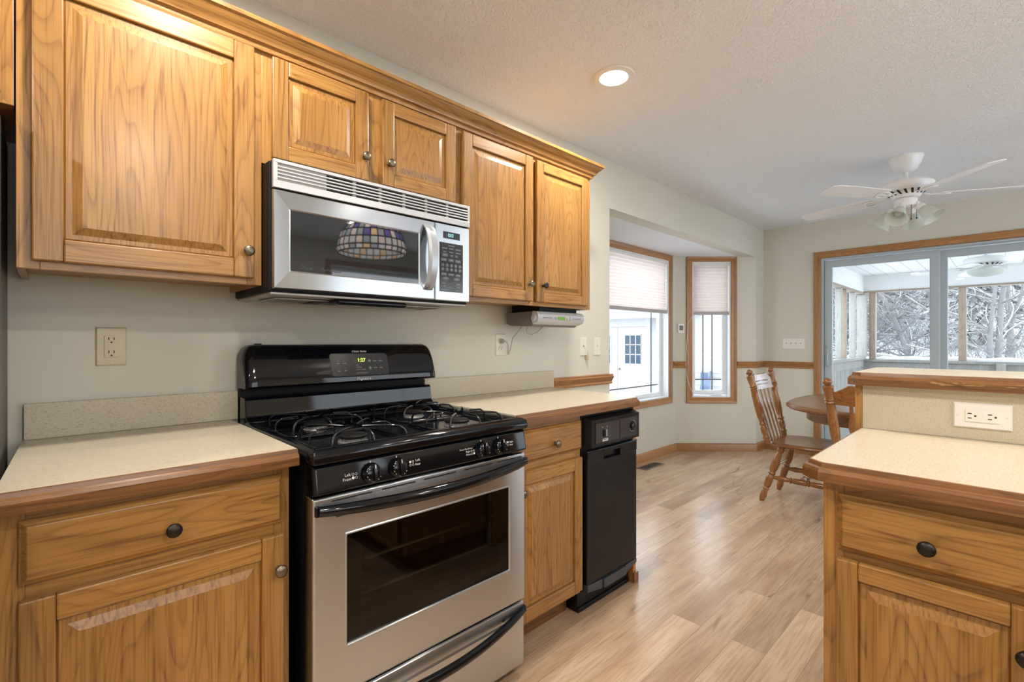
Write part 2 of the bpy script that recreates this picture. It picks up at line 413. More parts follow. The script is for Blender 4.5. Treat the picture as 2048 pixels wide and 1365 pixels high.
# bay: right slanted wall, centre wall, left slanted wall
BR0, BR1, BC0 = (5.517, 0), (4.905, .612), (3.382, .612)
BL = math.hypot(.612, .612)
W2 = (.273, .689, .588, 2.062)
W1 = (4.905 - 4.745, 4.905 - 3.545, .60, 2.055)
b = MB(); wall_panel(b, BR0, BR1, 0, BZ, [W2], .13, 1); struct(b.build('wall_bay_right', WALLM))
b = MB(); wall_panel(b, (4.905 + .05, .612), (BC0[0] - .05, .612), 0, BZ, [(W1[0] + .05, W1[1] + .05, W1[2], W1[3])], .13, 1); struct(b.build('wall_bay_center', WALLM))
b = MB(); wall_panel(b, BC0, (2.77, 0), 0, BZ, [], .13, 1); struct(b.build('wall_bay_left', WALLM))
DY0, DY1, DZ = -.556, -2.40, 2.057
b = MB(); wall_panel(b, (XF, .12), (XF, YR), 0, H, [(.12 - DY0, .12 - DY1, -1, DZ)], .12, -1); struct(b.build('wall_dining', WALLM))
b = MB(); wall_panel(b, (XB, YR), (XB, 0), 0, H, [], .12, -1); struct(b.build('wall_back', WALLM))
b = MB(); wall_panel(b, (XF + .12, YR), (XB - .12, YR), 0, H, [(XF + .12 - 5.4, XF + .12 - 2.5, .15, 2.15), (XF + .12 - 1.2, XF + .12 + .6, 1.0, 2.1)], .12, -1); struct(b.build('wall_right', WALLM))

# chair rail and baseboard
RAILP = [(0, .908), (.012, .908), (.016, .916), (.012, .926), (.016, .934), (.022, .946), (.026, .958), (.020, .966), (.022, .974), (0, .978)]
def railmats(path): return [0 if abs(b[0] - a[0]) >= abs(b[1] - a[1]) else 1 for a, b in zip(path, path[1:])]
def sweepobj(name, path, prof, side, mats=(TRIM[0], TRIM[1])):
    q = MB(); q.sweep(path, prof, side, mats=railmats(path)); return struct(q.build(name, list(mats), smooth=30))
sweepobj('trim_1', [(2.168, 0), (2.775, 0), (2.80, .03)], RAILP, 1)
us = lambda u: (5.517 - u * .70711, u * .70711)
sweepobj('trim_2', [(4.835, .612), (4.905, .612), us(.750)], RAILP, 1)
sweepobj('trim_3', [us(.206), (5.517, 0), (XF, 0), (XF, -.493)], RAILP, 1)
BASEP = [(0, 0), (.013, 0), (.013, .072), (.009, .082), (.004, .088), (0, .088)]
sweepobj('baseboard_bay', [(2.77, 0), (3.382, .612), (4.905, .612), (5.517, 0), (XF, 0), (XF, -.493)], BASEP, 1)
sweepobj('baseboard_dining', [(XF, -2.47), (XF, YR), (2.4, YR), (XB, YR)], BASEP, 1)

# ------------------------------------------------------------------ windows
CASP = [(0, 0), (0, .012), (.006, .016), (.03, .013), (.044, .019), (.058, .021), (.064, .014), (.064, 0)]
def window(name, M, u0, u1, v0, v1, gl, mun_u, mun_v, crank=False):
    """M frame: u right, v up, w into the room; the opening u0..u1, v0..v1"""
    w = struct(bpy.data.objects.new(name, None)); COL.objects.link(w)
    q = MB(M); q.ringframe(u0, u1, v0, v1, CASP); q.build('casing', [TRIM[0], TRIM[2]], w, smooth=30)
    q = MB(M); q.ringframe(u0 + .012, u1 - .012, v0 + .012, v1 - .012, [(0, -.135), (0, .004), (.012, .004), (.012, -.135)], 0, 0); q.build('jamb', WHITEV, w)
    a0, a1, c0, c1 = gl
    q = MB(M); q.ringframe(a0, a1, c0, c1, [(0, -.112), (0, -.085), (.006, -.074), (a0 - u0 - .012, -.070), (a0 - u0 - .012, -.112)], 0, 0)
    q.build('sash', WHITEV, w, bevel=.002)
    q = MB(M); q.box(a0 - .004, a1 + .004, c0 - .004, c1 + .004, -.099, -.095); q.build('pane', PANE, w)
    q = MB(M)
    for u in mun_u: q.box(u - .006, u + .006, c0, c1, -.100, -.094)
    for v in mun_v: q.box(a0, a1, v - .006, v + .006, -.1003, -.0937)
    q.build('muntin_grille', MUNT, w)
    if crank:
        q = MB(M); q.box(a0 + .16, a1 - .02, v0 + .014, v0 + .034, -.066, -.03)
        q.tube([(a1 - .11, v0 + .034, -.045), (a1 - .11, v0 + .05, -.04), (a1 - .16, v0 + .038, -.025)], .008)
        q.build('crank_handle', WHITEV, w, bevel=.004)
        q = MB(M); q.box(a0 - .035, a0 - .02, .80, .88, -.07, -.05); q.build('sash_latch', WHITEV, w, bevel=.003)
    return w
MUNT = pbr('grey_muntin', (.15, .17, .18), .5)
M1 = frame((4.905, .612, 0), (1, 0, 0), (0, 0, 1))            # u measured from the right corner (negative to the left); w points into the room
window('window_1', M1, 3.545 - 4.905, 4.745 - 4.905, .60, 2.055, (3.60 - 4.905, 4.69 - 4.905, .655, 2.0), (4.555 - 4.905, 3.735 - 4.905), (.735,))
M2 = frame((5.517, 0, 0), (.70711, -.70711, 0), (0, 0, 1))
window('window_2', M2, -.689, -.273, .588, 2.062, (-.625, -.335, .66, 2.0), (-.535, -.435), (.775,), True)

MB3 = frame((0, YR, 0), (-1, 0, 0), (0, 0, 1))
window('added_window_3', MB3, -5.4, -2.5, .15, 2.15, (-5.34, -2.56, .21, 2.09), (-3.95,), ())  # unseen window, added to bring daylight into the dining side
window('added_window_4', MB3, -1.2, .6, 1.0, 2.1, (-1.14, .54, 1.06, 2.04), (-.3,), ())  # second unseen window, added so daylight reaches the kitchen
def pleated(name, label, M, u0, u1, top, bot, n, cord=None):
    t = thing(name, label, 'window shade', M @ Vector(((u0 + u1) / 2, bot, -.03)), 'pleated shades in the bay windows')
    q = MB(M); rows = []
    for k in range(2 * n + 1):
        f = k / (2 * n); f = f + .05 * math.sin(PI * f)
        rows.append((top - .02 - (top - bot - .055) * min(1, f), -.030 + (.016 if k % 2 else 0)))
    vs = [[q.v((u, v, w)) for v, w in rows] for u in (u0 + .008, u1 - .008)]
    for k in range(2 * n): q.face([vs[0][k], vs[1][k], vs[1][k + 1], vs[0][k + 1]])
    q.build('pleated_fabric', SHADE, t)
    q = MB(M); q.box(u0 + .004, u1 - .004, bot, bot + .036, -.034, -.008); q.build('bottom_rail', SHRAIL, t, bevel=.003)
    q = MB(M); q.box(u0 + .004, u1 - .004, top - .022, top, -.036, -.006); q.build('head_rail', WHITEP, t, bevel=.002)
    if cord:
        q = MB(M); q.tube(cord, .0018, 6); q.build('pull_cord', WHITEP, t)
    return t
pleated('pleated_shade', 'wide pale pink pleated shade half lowered in the large bay window', M1, 3.557 - 4.905, 4.733 - 4.905, 2.043, 1.492, 16)
pleated('pleated_shade', 'narrow pale pink pleated shade half lowered in the slim bay window', M2, -.677, -.285, 2.05, 1.485, 16,
        [(-.66, 1.48, -.01), (-.70, 1.46, .02), (-.742, 1.40, .028), (-.752, 1.2, .028), (-.765, .98, .032), (-.755, .82, .03), (-.72, .70, .028), (-.69, .635, .026), (-.672, .605, .01)])

# ------------------------------------------------------------------ sliding door to the porch
MD = frame((XF, 0, 0), (0, -1, 0), (0, 0, 1))     # u = -y, v = z, w = -x (into the room)
dr = struct(bpy.data.objects.new('door_1', None)); COL.objects.link(dr)
u0, u1 = -DY0, -DY1
q = MB(MD); q.ringframe(u0, u1, 0, DZ, CASP, bottom=False); q.build('casing', [TRIM[1], TRIM[2]], dr, smooth=30)
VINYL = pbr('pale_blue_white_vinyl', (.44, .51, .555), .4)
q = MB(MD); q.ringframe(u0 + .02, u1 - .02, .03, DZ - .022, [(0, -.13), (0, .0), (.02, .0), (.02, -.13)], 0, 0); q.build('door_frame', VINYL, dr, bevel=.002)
def slider(a, b_, w0, handle):
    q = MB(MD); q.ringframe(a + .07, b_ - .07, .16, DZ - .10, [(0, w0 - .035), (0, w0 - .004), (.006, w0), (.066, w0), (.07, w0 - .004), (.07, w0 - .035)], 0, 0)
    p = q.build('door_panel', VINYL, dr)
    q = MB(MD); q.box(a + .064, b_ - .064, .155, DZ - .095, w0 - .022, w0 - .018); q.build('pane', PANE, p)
    if handle:
        q = MB(MD); q.box(a + .022, a + .048, .93, 1.20, w0, w0 + .006)
        q.tube([(a + .035, .94, w0 + .005), (a + .035, .955, w0 + .035), (a + .035, 1.02, w0 + .042), (a + .035, 1.06, w0 + .03), (a + .035, 1.075, w0 + .005)], .008)
        q.lathe([(.010, 0), (.010, .014), (.004, .02)], (a + .035, 1.14, w0 + .004), (0, 0, 1), 10)
        q.build('handle', VINYL, p, bevel=.002)
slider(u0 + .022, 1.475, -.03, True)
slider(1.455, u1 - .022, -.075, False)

# ------------------------------------------------------------------ cabinet parts
def rects(mb, u0, u1, v0, v1, w0, w1, m): mb.box(u0, u1, v0, v1, w0, w1, m)
def knob(parent, M, u, v, w, mat=None):
    q = MB(M); q.lathe([(.0085, 0), (.0075, .003), (.0055, .008), (.006, .013), (.0125, .017), (.0155, .021), (.0145, .025), (.009, .0285), (.001, .0295)], (u, v, w), (0, 0, 1), 18)
    return q.build('knob', mat or KNOBM, parent, smooth=60)
def rdoor(parent, M, u0, u1, v0, v1, gh, gv, st=.052, th=.02, kn=None, kmat=None):
    """raised panel door: stiles and panel grain gv, rails gh"""
    q = MB(M)
    e = .007
    for (a, b_, c, d, m) in ((u0, u0 + st, v0, v1, 1), (u1 - st, u1, v0, v1, 1), (u0 + st, u1 - st, v0, v0 + st, 0), (u0 + st, u1 - st, v1 - st, v1, 0)):
        q.box(a, b_, c, d, .002, th, m)
    a, b_, c, d = u0 + st, u1 - st, v0 + st, v1 - st
    q.frustum((a, b_, c, d), th - .011, (a + .004, b_ - .004, c + .004, d - .004), th - .0085, 1)
    q.frustum((a + .004, b_ - .004, c + .004, d - .004), th - .0125, (a + .034, b_ - .034, c + .034, d - .034), th - .002, 1)
    o = q.build('door', [gh, gv], parent, bevel=.0035, seg=2)
    if kn: knob(o, M, kn[0], kn[1], th, kmat)
    return o
def drawer(parent, M, u0, u1, v0, v1, gh, th=.02, kn=None, kmat=None):
    q = MB(M)
    q.loft([[(u0, v0, .002), (u1, v0, .002), (u1, v1, .002), (u0, v1, .002)], [(u0, v0, .010), (u1, v0, .010), (u1, v1, .010), (u0, v1, .010)],
            [(u0 + .004, v0 + .004, .0125), (u1 - .004, v0 + .004, .0125), (u1 - .004, v1 - .004, .0125), (u0 + .004, v1 - .004, .0125)],
            [(u0 + .012, v0 + .012, th), (u1 - .012, v0 + .012, th), (u1 - .012, v1 - .012, th), (u0 + .012, v1 - .012, th)]], 0)
    o = q.build('drawer', [gh], parent, bevel=.0012)
    if kn: knob(o, M, kn[0], kn[1], th, kmat)
    return o
MK = frame((0, -.305, 0), (1, 0, 0), (0, 0, 1))     # upper face frame plane: u=x, v=z, w=-y
def wall_cabinet(label, x0, x1, z0, z1, depth=.305, stiles=(), rail_t=.04):
    t = thing('wall_cabinet', label, 'cabinet', ((x0 + x1) / 2, -depth / 2, z0), 'oak wall cabinets along the kitchen wall')
    q = MB(); f = depth - .019
    q.box(x0, x0 + .015, -f, -.002, z0, z1, 1); q.box(x1 - .015, x1, -f, -.002, z0, z1, 1)
    q.box(x0 + .015, x1 - .015, -f, -.002, z0 + .018, z0 + .032, 0); q.box(x0 + .015, x1 - .015, -f, -.002, z1 - .015, z1, 0)
    q.box(x0 + .015, x1 - .015, -.012, -.002, z0 + .032, z1 - .015, 0)
    q.build('carcass', [OAK[0], OAK[2]], t)
    q = MB(); s = .04
    xs = [(x0, x0 + s), (x1 - s, x1)] + [(a, b_) for a, b_ in stiles]
    for a, b_ in xs: q.box(a, b_, -depth, -f, z0, z1, 1)
    xs = sorted(xs)
    for (a, b_), (c, d) in zip(xs, xs[1:]):
        q.box(b_, c, -depth, -f, z0, z0 + rail_t, 0); q.box(b_, c, -depth, -f, z1 - .05, z1, 0)
    q.build('face_frame', [OAK[0], OAK[2]], t, bevel=.0012)
    return t
ZT = 2.11
c = wall_cabinet('large oak wall cabinet with one door, left of the microwave', -.057, .470, 1.371, ZT)
rdoor(c, MK, -.031, .445, 1.390, 2.088, OAK[0], OAK[2], .055, kn=(.425, 1.468))
c = wall_cabinet('short two-door oak wall cabinet above the microwave', .470, 1.234, 1.75, ZT, stiles=((.805, .885),), rail_t=.03)
rdoor(c, MK, .496, .817, 1.769, 2.084, OAK[0], OAK[2], .048, kn=(.800, 1.849))
rdoor(c, MK, .872, 1.204, 1.769, 2.084, OAK[0], OAK[2], .048, kn=(.897, 1.849))
c = wall_cabinet('tall two-door oak wall cabinet right of the microwave', 1.234, 2.139, 1.371, ZT, stiles=((1.64, 1.72),))
rdoor(c, MK, 1.243, 1.666, 1.390, 2.081, OAK[0], OAK[2], .050, kn=(1.638, 1.470))
rdoor(c, MK, 1.694, 2.096, 1.390, 2.077, OAK[0], OAK[2], .048, kn=(1.735, 1.470), kmat=KNOBD)
# deep cabinet over the refrigerator
t = thing('refrigerator_cabinet', 'oak wall cabinet over the dark refrigerator at the far left', 'cabinet', (-.51, -.15, 1.745))
q = MB(); q.box(-.96, -.060, -.306, -.002, 1.745, ZT, 1); q.build('carcass', [OAK[0], OAK[2]], t, bevel=.002)
MF = frame((0, -.306, 0), (1, 0, 0), (0, 0, 1))
rdoor(t, MF, -.94, -.52, 1.765, 2.085, OAK[0], OAK[2], kn=(-.545, 1.80)); rdoor(t, MF, -.50, -.08, 1.765, 2.085, OAK[0], OAK[2], kn=(-.475, 1.80))
# crown
CRP = [(0, 2.092), (.010, 2.092), (.013, 2.100), (.013, 2.107), (.022, 2.110), (.025, 2.118), (.033, 2.129), (.047, 2.141), (.050, 2.147), (.056, 2.150), (.057, 2.162), (0, 2.162)]
path = [(-.96, -.3065), (2.1405, -.3065), (2.1405, 0)]
q = MB(); q.sweep(path, CRP, 1, mats=railmats(path))
o = q.build('crown_molding', [OAK[0], OAK[1]], smooth=25); tag(o, 'oak crown molding running along the tops of the wall cabinets', 'molding')

# ------------------------------------------------------------------ refrigerator
t = thing('refrigerator', 'dark grey refrigerator at the far left edge beside the countertop', 'refrigerator', (-.52, -.38, 0))
q = MB(); q.box(-.965, -.082, -.68, -.03, .02, 1.725); q.build('cabinet', FRIDGE, t, bevel=.006)
q = MB(); q.box(-.96, -.087, -.755, -.688, .03, 1.725); d = q.build('door', FRIDGE, t, bevel=.012)
q = MB(); q.tube([(-.90, -.756, .75), (-.90, -.80, .78), (-.90, -.80, 1.5), (-.90, -.756, 1.53)], .012); q.build('handle', BLACKP, d)

# ------------------------------------------------------------------ countertops on the kitchen wall
CT = .925
EPROF = [(0, CT), (.004, CT - .001), (.006, CT - .010), (.012, CT - .013), (.016, CT - .020), (.016, CT - .040), (0, CT - .040)]
def countertop(label, poly, edgepath, splash, side=1, top=CT, back=None, name='countertop', th=.038):
    cx = sum(p[0] for p in poly) / len(poly); cy = sum(p[1] for p in poly) / len(poly)
    t = thing(name, label, 'countertop', (cx, cy, top - th))
    q = MB(); q.prism(poly, top - th, top); q.build('laminate_top', LAM, t)
    pr = [(d, z - CT + top) for d, z in EPROF]
    q = MB(); q.sweep(edgepath, pr, side, mats=railmats(edgepath)); q.build('wood_edge', [EDGE[0], EDGE[1]], t, smooth=25)
    if splash:
        q = MB(); q.box(*splash); q.build('backsplash', LAM, t, bevel=.0015)
    return t
countertop('beige laminate countertop with oak edge between refrigerator and range', [(-.074, -.642), (.455, -.642), (.455, -.003), (-.054, -.003)],
           [(-.074, -.642), (.455, -.642)], (-.052, .477, -.021, -.002, CT + .0005, CT + .100))
countertop('beige laminate countertop with oak edge right of the range, over the trash compactor', [(1.240, -.642), (2.062, -.642), (2.098, -.606), (2.160, -.003), (1.240, -.003)],
           [(1.240, -.642), (2.062, -.642), (2.098, -.606), (2.160, -.003)], (1.255, 2.166, -.021, -.002, CT + .0005, CT + .098))

# ------------------------------------------------------------------ base cabinets
MBs = frame((0, -.61, 0), (1, 0, 0), (0, 0, 1))
def base_cabinet(label, x0, x1, x0s=None):
    t = thing('base_cabinet', label, 'cabinet', ((x0 + x1) / 2, -.3, 0), 'oak base cabinets along the kitchen wall')
    zt = .8845
    q = MB(); q.box(x0, x1, -.591, -.003, .105, zt, 1); q.build('carcass', [OAK[0], OAK[2]], t)
    q = MB(); q.box(x0 + .002, x1 - .002, -.535, -.01, 0, .105, 0); q.build('toe_kick', [EDGE[0]], t)
    q = MB(); s = .038
    q.box(x0, x0 + s, -.61, -.591, .105, zt, 1); q.box(x1 - s, x1, -.61, -.591, .105, zt, 1)
    for a, b_ in ((.105, .145), (.69, .755), (.845, zt)): q.box(x0 + s, x1 - s, -.61, -.591, a, b_, 0)
    q.build('face_frame', [OAK[0], OAK[2]], t, bevel=.0012)
    return t
c = base_cabinet('oak base cabinet with one drawer between refrigerator and range', -.072, .446)
drawer(c, MBs, -.043, .428, .740, .862, OAK[0], kn=(.194, .789), kmat=KNOBD)
rdoor(c, MBs, -.043, .428, .125, .711, OAK[0], OAK[2], .052, kn=(.414, .627))
c = base_cabinet('oak base cabinet with one drawer between range and trash compactor', 1.240, 1.660)
drawer(c, MBs, 1.252, 1.655, .733, .856, OAK[0], kn=(1.470, .786))
rdoor(c, MBs, 1.252, 1.655, .125, .700, OAK[0], OAK[2], .052, kn=(1.278, .626))
q = MB(); q.box(2.082, 2.108, -.612, -.003, 0, .8845)
o = q.build('end_panel', [OAK[2]], rootloc=(2.095, -.3, 0), bevel=.002); tag(o, 'oak end panel on the right side of the trash compactor', 'panel')
q = MB(); q.box(2.0795, 2.118, -.622, -.61, .0, .05); q.box(2.108, 2.118, -.61, -.003, 0, .05); q.build('shoe_molding', [EDGE[1]], o, bevel=.003)

# ------------------------------------------------------------------ trash compactor
t = thing('trash_compactor', 'narrow black trash compactor under the right countertop', 'trash compactor', (1.87, -.3, 0))
X0, X1 = 1.666, 2.078
q = MB(); q.box(X0, X1, -.61, -.02, .10, .872); q.build('body', BLACKM, t, bevel=.003)
q = MB(); q.box(X0 + .006, X1, -.585, -.05, 0, .10); q.box(X0 + .006, X1 - .0, -.592, -.585, 0, .02); q.build('toe_box', BLACKP, t, bevel=.002)
MC = frame((0, -.61, 0), (1, 0, 0), (0, 0, 1))
q = MB(MC); q.frustum((X0 + .01, X1, .725, .866), 0, (X0 + .026, X1 - .004, .733, .853), .04); p = q.build('control_panel', BLACKP, t, bevel=.004)
q = MB(MC); q.ringframe(X0 + .055, X1 - .022, .748, .835, [(0, .036), (0, .0415), (.003, .0425), (.005, .041), (.005, .036)], 0, 0); q.build('panel_trim', BLACKP, p)
q = MB(MC); q.box(X0 + .055, 1.905, .748, .835, .038, .0405); q.box(1.91, X1 - .022, .748, .835, .038, .0408); q.build('panel_face', PANELG, p)
q = MB(MC); q.box(1.775, 1.79, .772, .803, .0405, .047); q.build('rocker_switch', BLACKP, p, bevel=.002)
q = MB(MC); q.box(1.795, 1.808, .772, .803, .0405, .0415); q.build('switch_marking', INKG, p)
for u in (1.765, 1.80):
    q = MB(MC); q.poly([(u, .818, .0412), (u + .01, .818, .0412), (u + .005, .810, .0412)]); q.build('arrow_marking', INKG, p)
q = MB(MC); q.lathe([(.021, 0), (.019, .010), (.012, .014), (.001, .0145)], (2.012, .794, .0405), (0, 0, 1), 20); kb = q.build('key_knob', BLACKP, p, smooth=40)
q = MB(MC)
for a0, a1 in ((20, 70), (95, 100), (168, 174), (200, 330)):
    pts = [(2.012 + .027 * math.cos(math.radians(a)), .794 + .027 * math.sin(math.radians(a)), .0412) for a in [a0 + (a1 - a0) * k / 8 for k in range(9)]]
    q.tube(pts, .0012 if a0 != 20 else .0022, 5)
q.build('dial_marking', INKG, p)
q = MB(MC); q.box(1.772, 1.812, .752, .763, .0402, .0412); q.build('badge', INKW, p)
text('KENMORE', .0085, SLOT, p, frame((1.792, -.6516, .7575), (1, 0, 0), (0, 0, 1)), sx=.85)
q = MB(MC); q.box(X0 + .012, X1 - .002, .135, .665, 0, .025); q.box(X0 + .012, 1.80, .665, .712, 0, .027); q.box(1.935, X1 - .002, .665, .712, 0, .027)
q.box(1.80, 1.935, .697, .712, 0, .027); q.box(1.80, 1.935, .665, .697, 0, .006); d = q.build('drawer_front', BLACKP, t, bevel=.003)
q = MB(MC); q.tube([(X0 + .012, .712, .022), (X1 - .002, .712, .022)], .006); q.build('top_edge', BLACKP, d)
q = MB(MC)
q.prism([(X0 + .014, .105), (1.79, .088), (1.79, .128), (X0 + .014, .135)], -.01, .028); q.prism([(1.796, .088), (1.975, .088), (1.975, .128), (1.796, .128)], -.01, .034); q.prism([(1.975, .088), (X1 - .004, .115), (X1 - .004, .135), (1.975, .128)], -.01, .028)
q.build('foot_pedal', pbr('pedal_plastic', (.035, .042, .055), .35), t, bevel=.003)

# ------------------------------------------------------------------ microwave
t = thing('microwave', 'stainless over-the-range microwave above the range', 'microwave', (.852, -.2, 1.345))
q = MB(); q.box(.473, 1.231, -.362, -.003, 1.350, 1.744); q.build('case', BLACKM, t, bevel=.003)
MM = frame((0, -.362, 0), (1, 0, 0), (0, 0, 1))
q = MB(); q.box(.478, 1.226, -.36, -.01, 1.3415, 1.3495); q.frustum  # underside pan
un = q.build('underside_pan', UNDER, t, bevel=.002)
for a, b_ in ((.525, .715), (1.0, 1.165)):
    q = MB(); q.box(a, b_, -.27, -.11, 1.3385, 1.3412); q.build('grease_filter', FILT, un, bevel=.001)
    q = MB(frame((0, 0, 1.3385), (1, 0, 0), (0, -1, 0))); q.ringframe(a, b_, .11, .27, [(0, 0), (0, .003), (.008, .003), (.008, 0)], 0, 0); q.build('filter_rim', UNDER, un)
q = MB(); q.box(.69, .955, -.355, -.275, 1.322, 1.341); q.build('lamp_housing', BLACKP, un, bevel=.008)
q = MB(); q.box(.66, .94, -.24, -.12, 1.336, 1.3412); q.build('lamp_lens', SLOT, un, bevel=.002)
# vent grille
q = MB(MM)
G0, G1, GZ0, GZ1 = .478, 1.226, 1.660, 1.745
q.box(G0, G1, GZ0, GZ1, 0, .012, 1)
q.box(G0, G1, GZ0, 1.682, .012, .026, 0); q.box(G0, G1, 1.735, GZ1, .012, .026, 0); q.box(G0, .490, 1.682, 1.735, .012, .026, 0); q.box(1.216, G1, 1.682, 1.735, .012, .026, 0)
q.box(.490, .640, 1.682, 1.735, .012, .0215, 2)
for k in range(4):
    z = 1.682 + (k + 1) * .053 / 5; q.box(.490, 1.216, z - .0022, z + .0022, .013, .025, 0)
for x in (.735, .830, .925, 1.02, 1.118): q.box(x - .006, x + .006, 1.682, 1.735, .012, .020, 2)
q.build('vent_grille', [STEEL2, SLOT, pbr('grille_grey', (.36, .355, .34), .45)], t, bevel=.0008)
# door
D0, D1, DB, DT = .478, 1.057, 1.357, 1.656
WIN = (.527, .983, 1.414, 1.598)
q = MB(MM)
def rc(r, w): return [(r[0], r[2], w), (r[1], r[2], w), (r[1], r[3], w), (r[0], r[3], w)]
q.loft([rc((D0, D1, DB, DT), 0), rc((D0, D1, DB, DT), .018), rc((D0 + .003, D1 - .003, DB + .003, DT - .003), .0240), rc((WIN[0] - .004, WIN[1] + .004, WIN[2] - .004, WIN[3] + .004), .027), rc(WIN, .025)], 0, caps=False)
d = q.build('door', [STEEL], t, bevel=.0015)
q = MB(MM); q.box(*WIN[:2], *WIN[2:], .018, .0246); wn = q.build('window_glass', GLASSM, d)
text('Classic', .015, INKF, wn, frame((.575, -.387, 1.427), (1, 0, 0), (0, 0, 1)), shear=.25); text('Performance', .013, INKF, wn, frame((.655, -.387, 1.4265), (1, 0, 0), (0, 0, 1)), shear=.25)
q = MB(MM)
hp = []
for k in range(17):
    f = k / 16; z = 1.392 + f * .246
    hp.append((z, .025 + .042 * math.sin(PI * f) ** .55))
prv = None; rings = []
for z, w in hp: rings.append([(1.006, z, w - .010), (1.040, z, w - .010), (1.043, z, w), (1.036, z, w + .010), (1.010, z, w + .010), (1.003, z, w)])
q.loft(rings, 0, smooth=True); q.build('handle', pbr('silver_handle', (.42, .45, .49), .3, .4), d, smooth=50)
# control side
q = MB(MM); q.loft([rc((1.060, 1.226, DB, DT), 0), rc((1.060, 1.226, DB, DT), .018), rc((1.063, 1.223, DB + .003, DT - .003), .0235)], 0, caps=False); q.poly(rc((1.063, 1.223, DB + .003, DT - .003), .0235)); cp = q.build('control_panel', STEEL, t, bevel=.0015)
def mx(px): return None
KP = (1.078, 1.192, 1.392, 1.583)
q = MB(MM); q.box(KP[0], KP[1], KP[2], KP[3], .0225, .0245); kp = q.build('keypad', PANELG, cp, bevel=.001)
q = MB(MM); q.box(1.096, 1.176, 1.600, 1.6265, .0225, .0245); dp = q.build('display', GLASSM, cp)
text('1212', .017, LEDC, dp, frame((1.130, -.3868, 1.613), (1, 0, 0), (0, 0, 1)), sx=.85)
fy = -.3868
def key(kx, kz, w, h, s=None, sz=.006, oval=False):
    q = MB(MM)
    n = 14
    if oval: pts = [(kx + w / 2 * math.cos(2 * PI * k / n), kz + h / 2 * math.sin(2 * PI * k / n)) for k in range(n)]
    else: pts = [(kx - w / 2, kz - h / 2), (kx + w / 2, kz - h / 2), (kx + w / 2, kz + h / 2), (kx - w / 2, kz + h / 2)]
    q.prism(pts, .0242, .0249); k_ = q.build('key', KEYM, kp)
    if s: text(s, sz, INKG2, k_, frame((kx, -.362 - .0251, kz), (1, 0, 0), (0, 0, 1)), depth=.0001)
KEYM = pbr('keypad_key', (.085, .105, .115), .4); INKG2 = pbr('pale_print', (.45, .50, .52), .5)
cw = KP[1] - KP[0]
for r_, row in enumerate(('12345', '67890')):
    for k, ch in enumerate(row): key(KP[0] + .0155 + k * .0208, 1.4955 - r_ * .0165, .015, .0145, ch, .009, True)
for r_, row in enumerate((('POPCORN', 'POTATO', 'VEGETABLE'), ('PIZZA', 'REHEAT', 'BEVERAGE'))):
    for k, s_ in enumerate(row): text(s_, .0052, INKG2, kp, frame((KP[0] + .024 + k * .033, fy, 1.5605 - r_ * .0135), (1, 0, 0), (0, 0, 1)), depth=.0001)
text('ONE TOUCH', .0052, INKG2, kp, frame((1.135, fy, 1.572), (1, 0, 0), (0, 0, 1)), depth=.0001)
for kx, kz, w, h, s_ in ((.026, 1.535, .026, .012, 'AUTO'), (.058, 1.534, .013, .008, None), (.081, 1.534, .012, .008, None), (.020, 1.516, .028, .012, 'COOK'), (.055, 1.516, .026, .011, 'TIME'), (.089, 1.515, .027, .012, 'CLOCK'),
                         (.021, 1.460, .026, .011, 'POWER'), (.055, 1.460, .027, .010, 'DEFROST'), (.089, 1.459, .025, .011, 'TIMER'), (.020, 1.425, .020, .008, 'FAN'), (.055, 1.424, .012, .007, None), (.090, 1.424, .020, .009, 'LIGHT'),
                         (.021, 1.413, .020, .008, 'HI'), (.055, 1.412, .016, .008, None), (.090, 1.412, .018, .008, 'LO'), (.026, 1.399, .030, .010, 'SURFACE'), (.083, 1.399, .030, .010, 'VENT')):
    key(KP[0] + kx, kz, w, h, s_, .0055)
key(KP[0] + .029, 1.4435, .034, .0145, 'STOP', .0065, True); key(KP[0] + .083, 1.4435, .033, .0145, 'START', .0065, True)

# ------------------------------------------------------------------ range
t = thing('range', 'black and stainless gas range between the two countertops', 'stove', (.85, -.35, 0))
RX0, RX1 = .472, 1.228
q = MB(); q.box(RX0 + .004, RX1 - .004, -.640, -.03, .03, .893); q.build('body', BLACKM, t)
q = MB()
for x in (RX0 + .05, RX1 - .05):
    for y in (-.60, -.08): q.lathe([(.018, 0), (.018, .03)], (x, y, 0), (0, 0, 1), 10)
q.build('levelling_foot', BLACKM, t)
# cooktop: sunken well and rim
q = MB()
CY0, CY1 = -.712, -.105
wx0, wx1, wy0, wy1 = RX0 + .030, RX1 - .030, -.655, -.135
def rxy(x0, x1, y0, y1, z): return [(x0, y0, z), (x1, y0, z), (x1, y1, z), (x0, y1, z)]
q.loft([rxy(RX0 + .004, RX1 - .004, CY0 + .012, CY1, .884), rxy(RX0 - .002, RX1 + .002, CY0 + .002, CY1, .889), rxy(RX0 - .003, RX1 + .003, CY0, CY1, .905), rxy(RX0 - .001, RX1 + .001, CY0 + .005, CY1 - .002, .919), rxy(RX0 + .008, RX1 - .008, CY0 + .018, CY1 - .008, .925),
        rxy(wx0 - .008, wx1 + .008, wy0 - .008, wy1 + .008, .923), rxy(wx0, wx1, wy0, wy1, .916), rxy(wx0 + .016, wx1 - .016, wy0 + .016, wy1 - .016, .902)], 0, caps=True)
q.build('cooktop', BLACK, t, bevel=.003, seg=3, smooth=50)
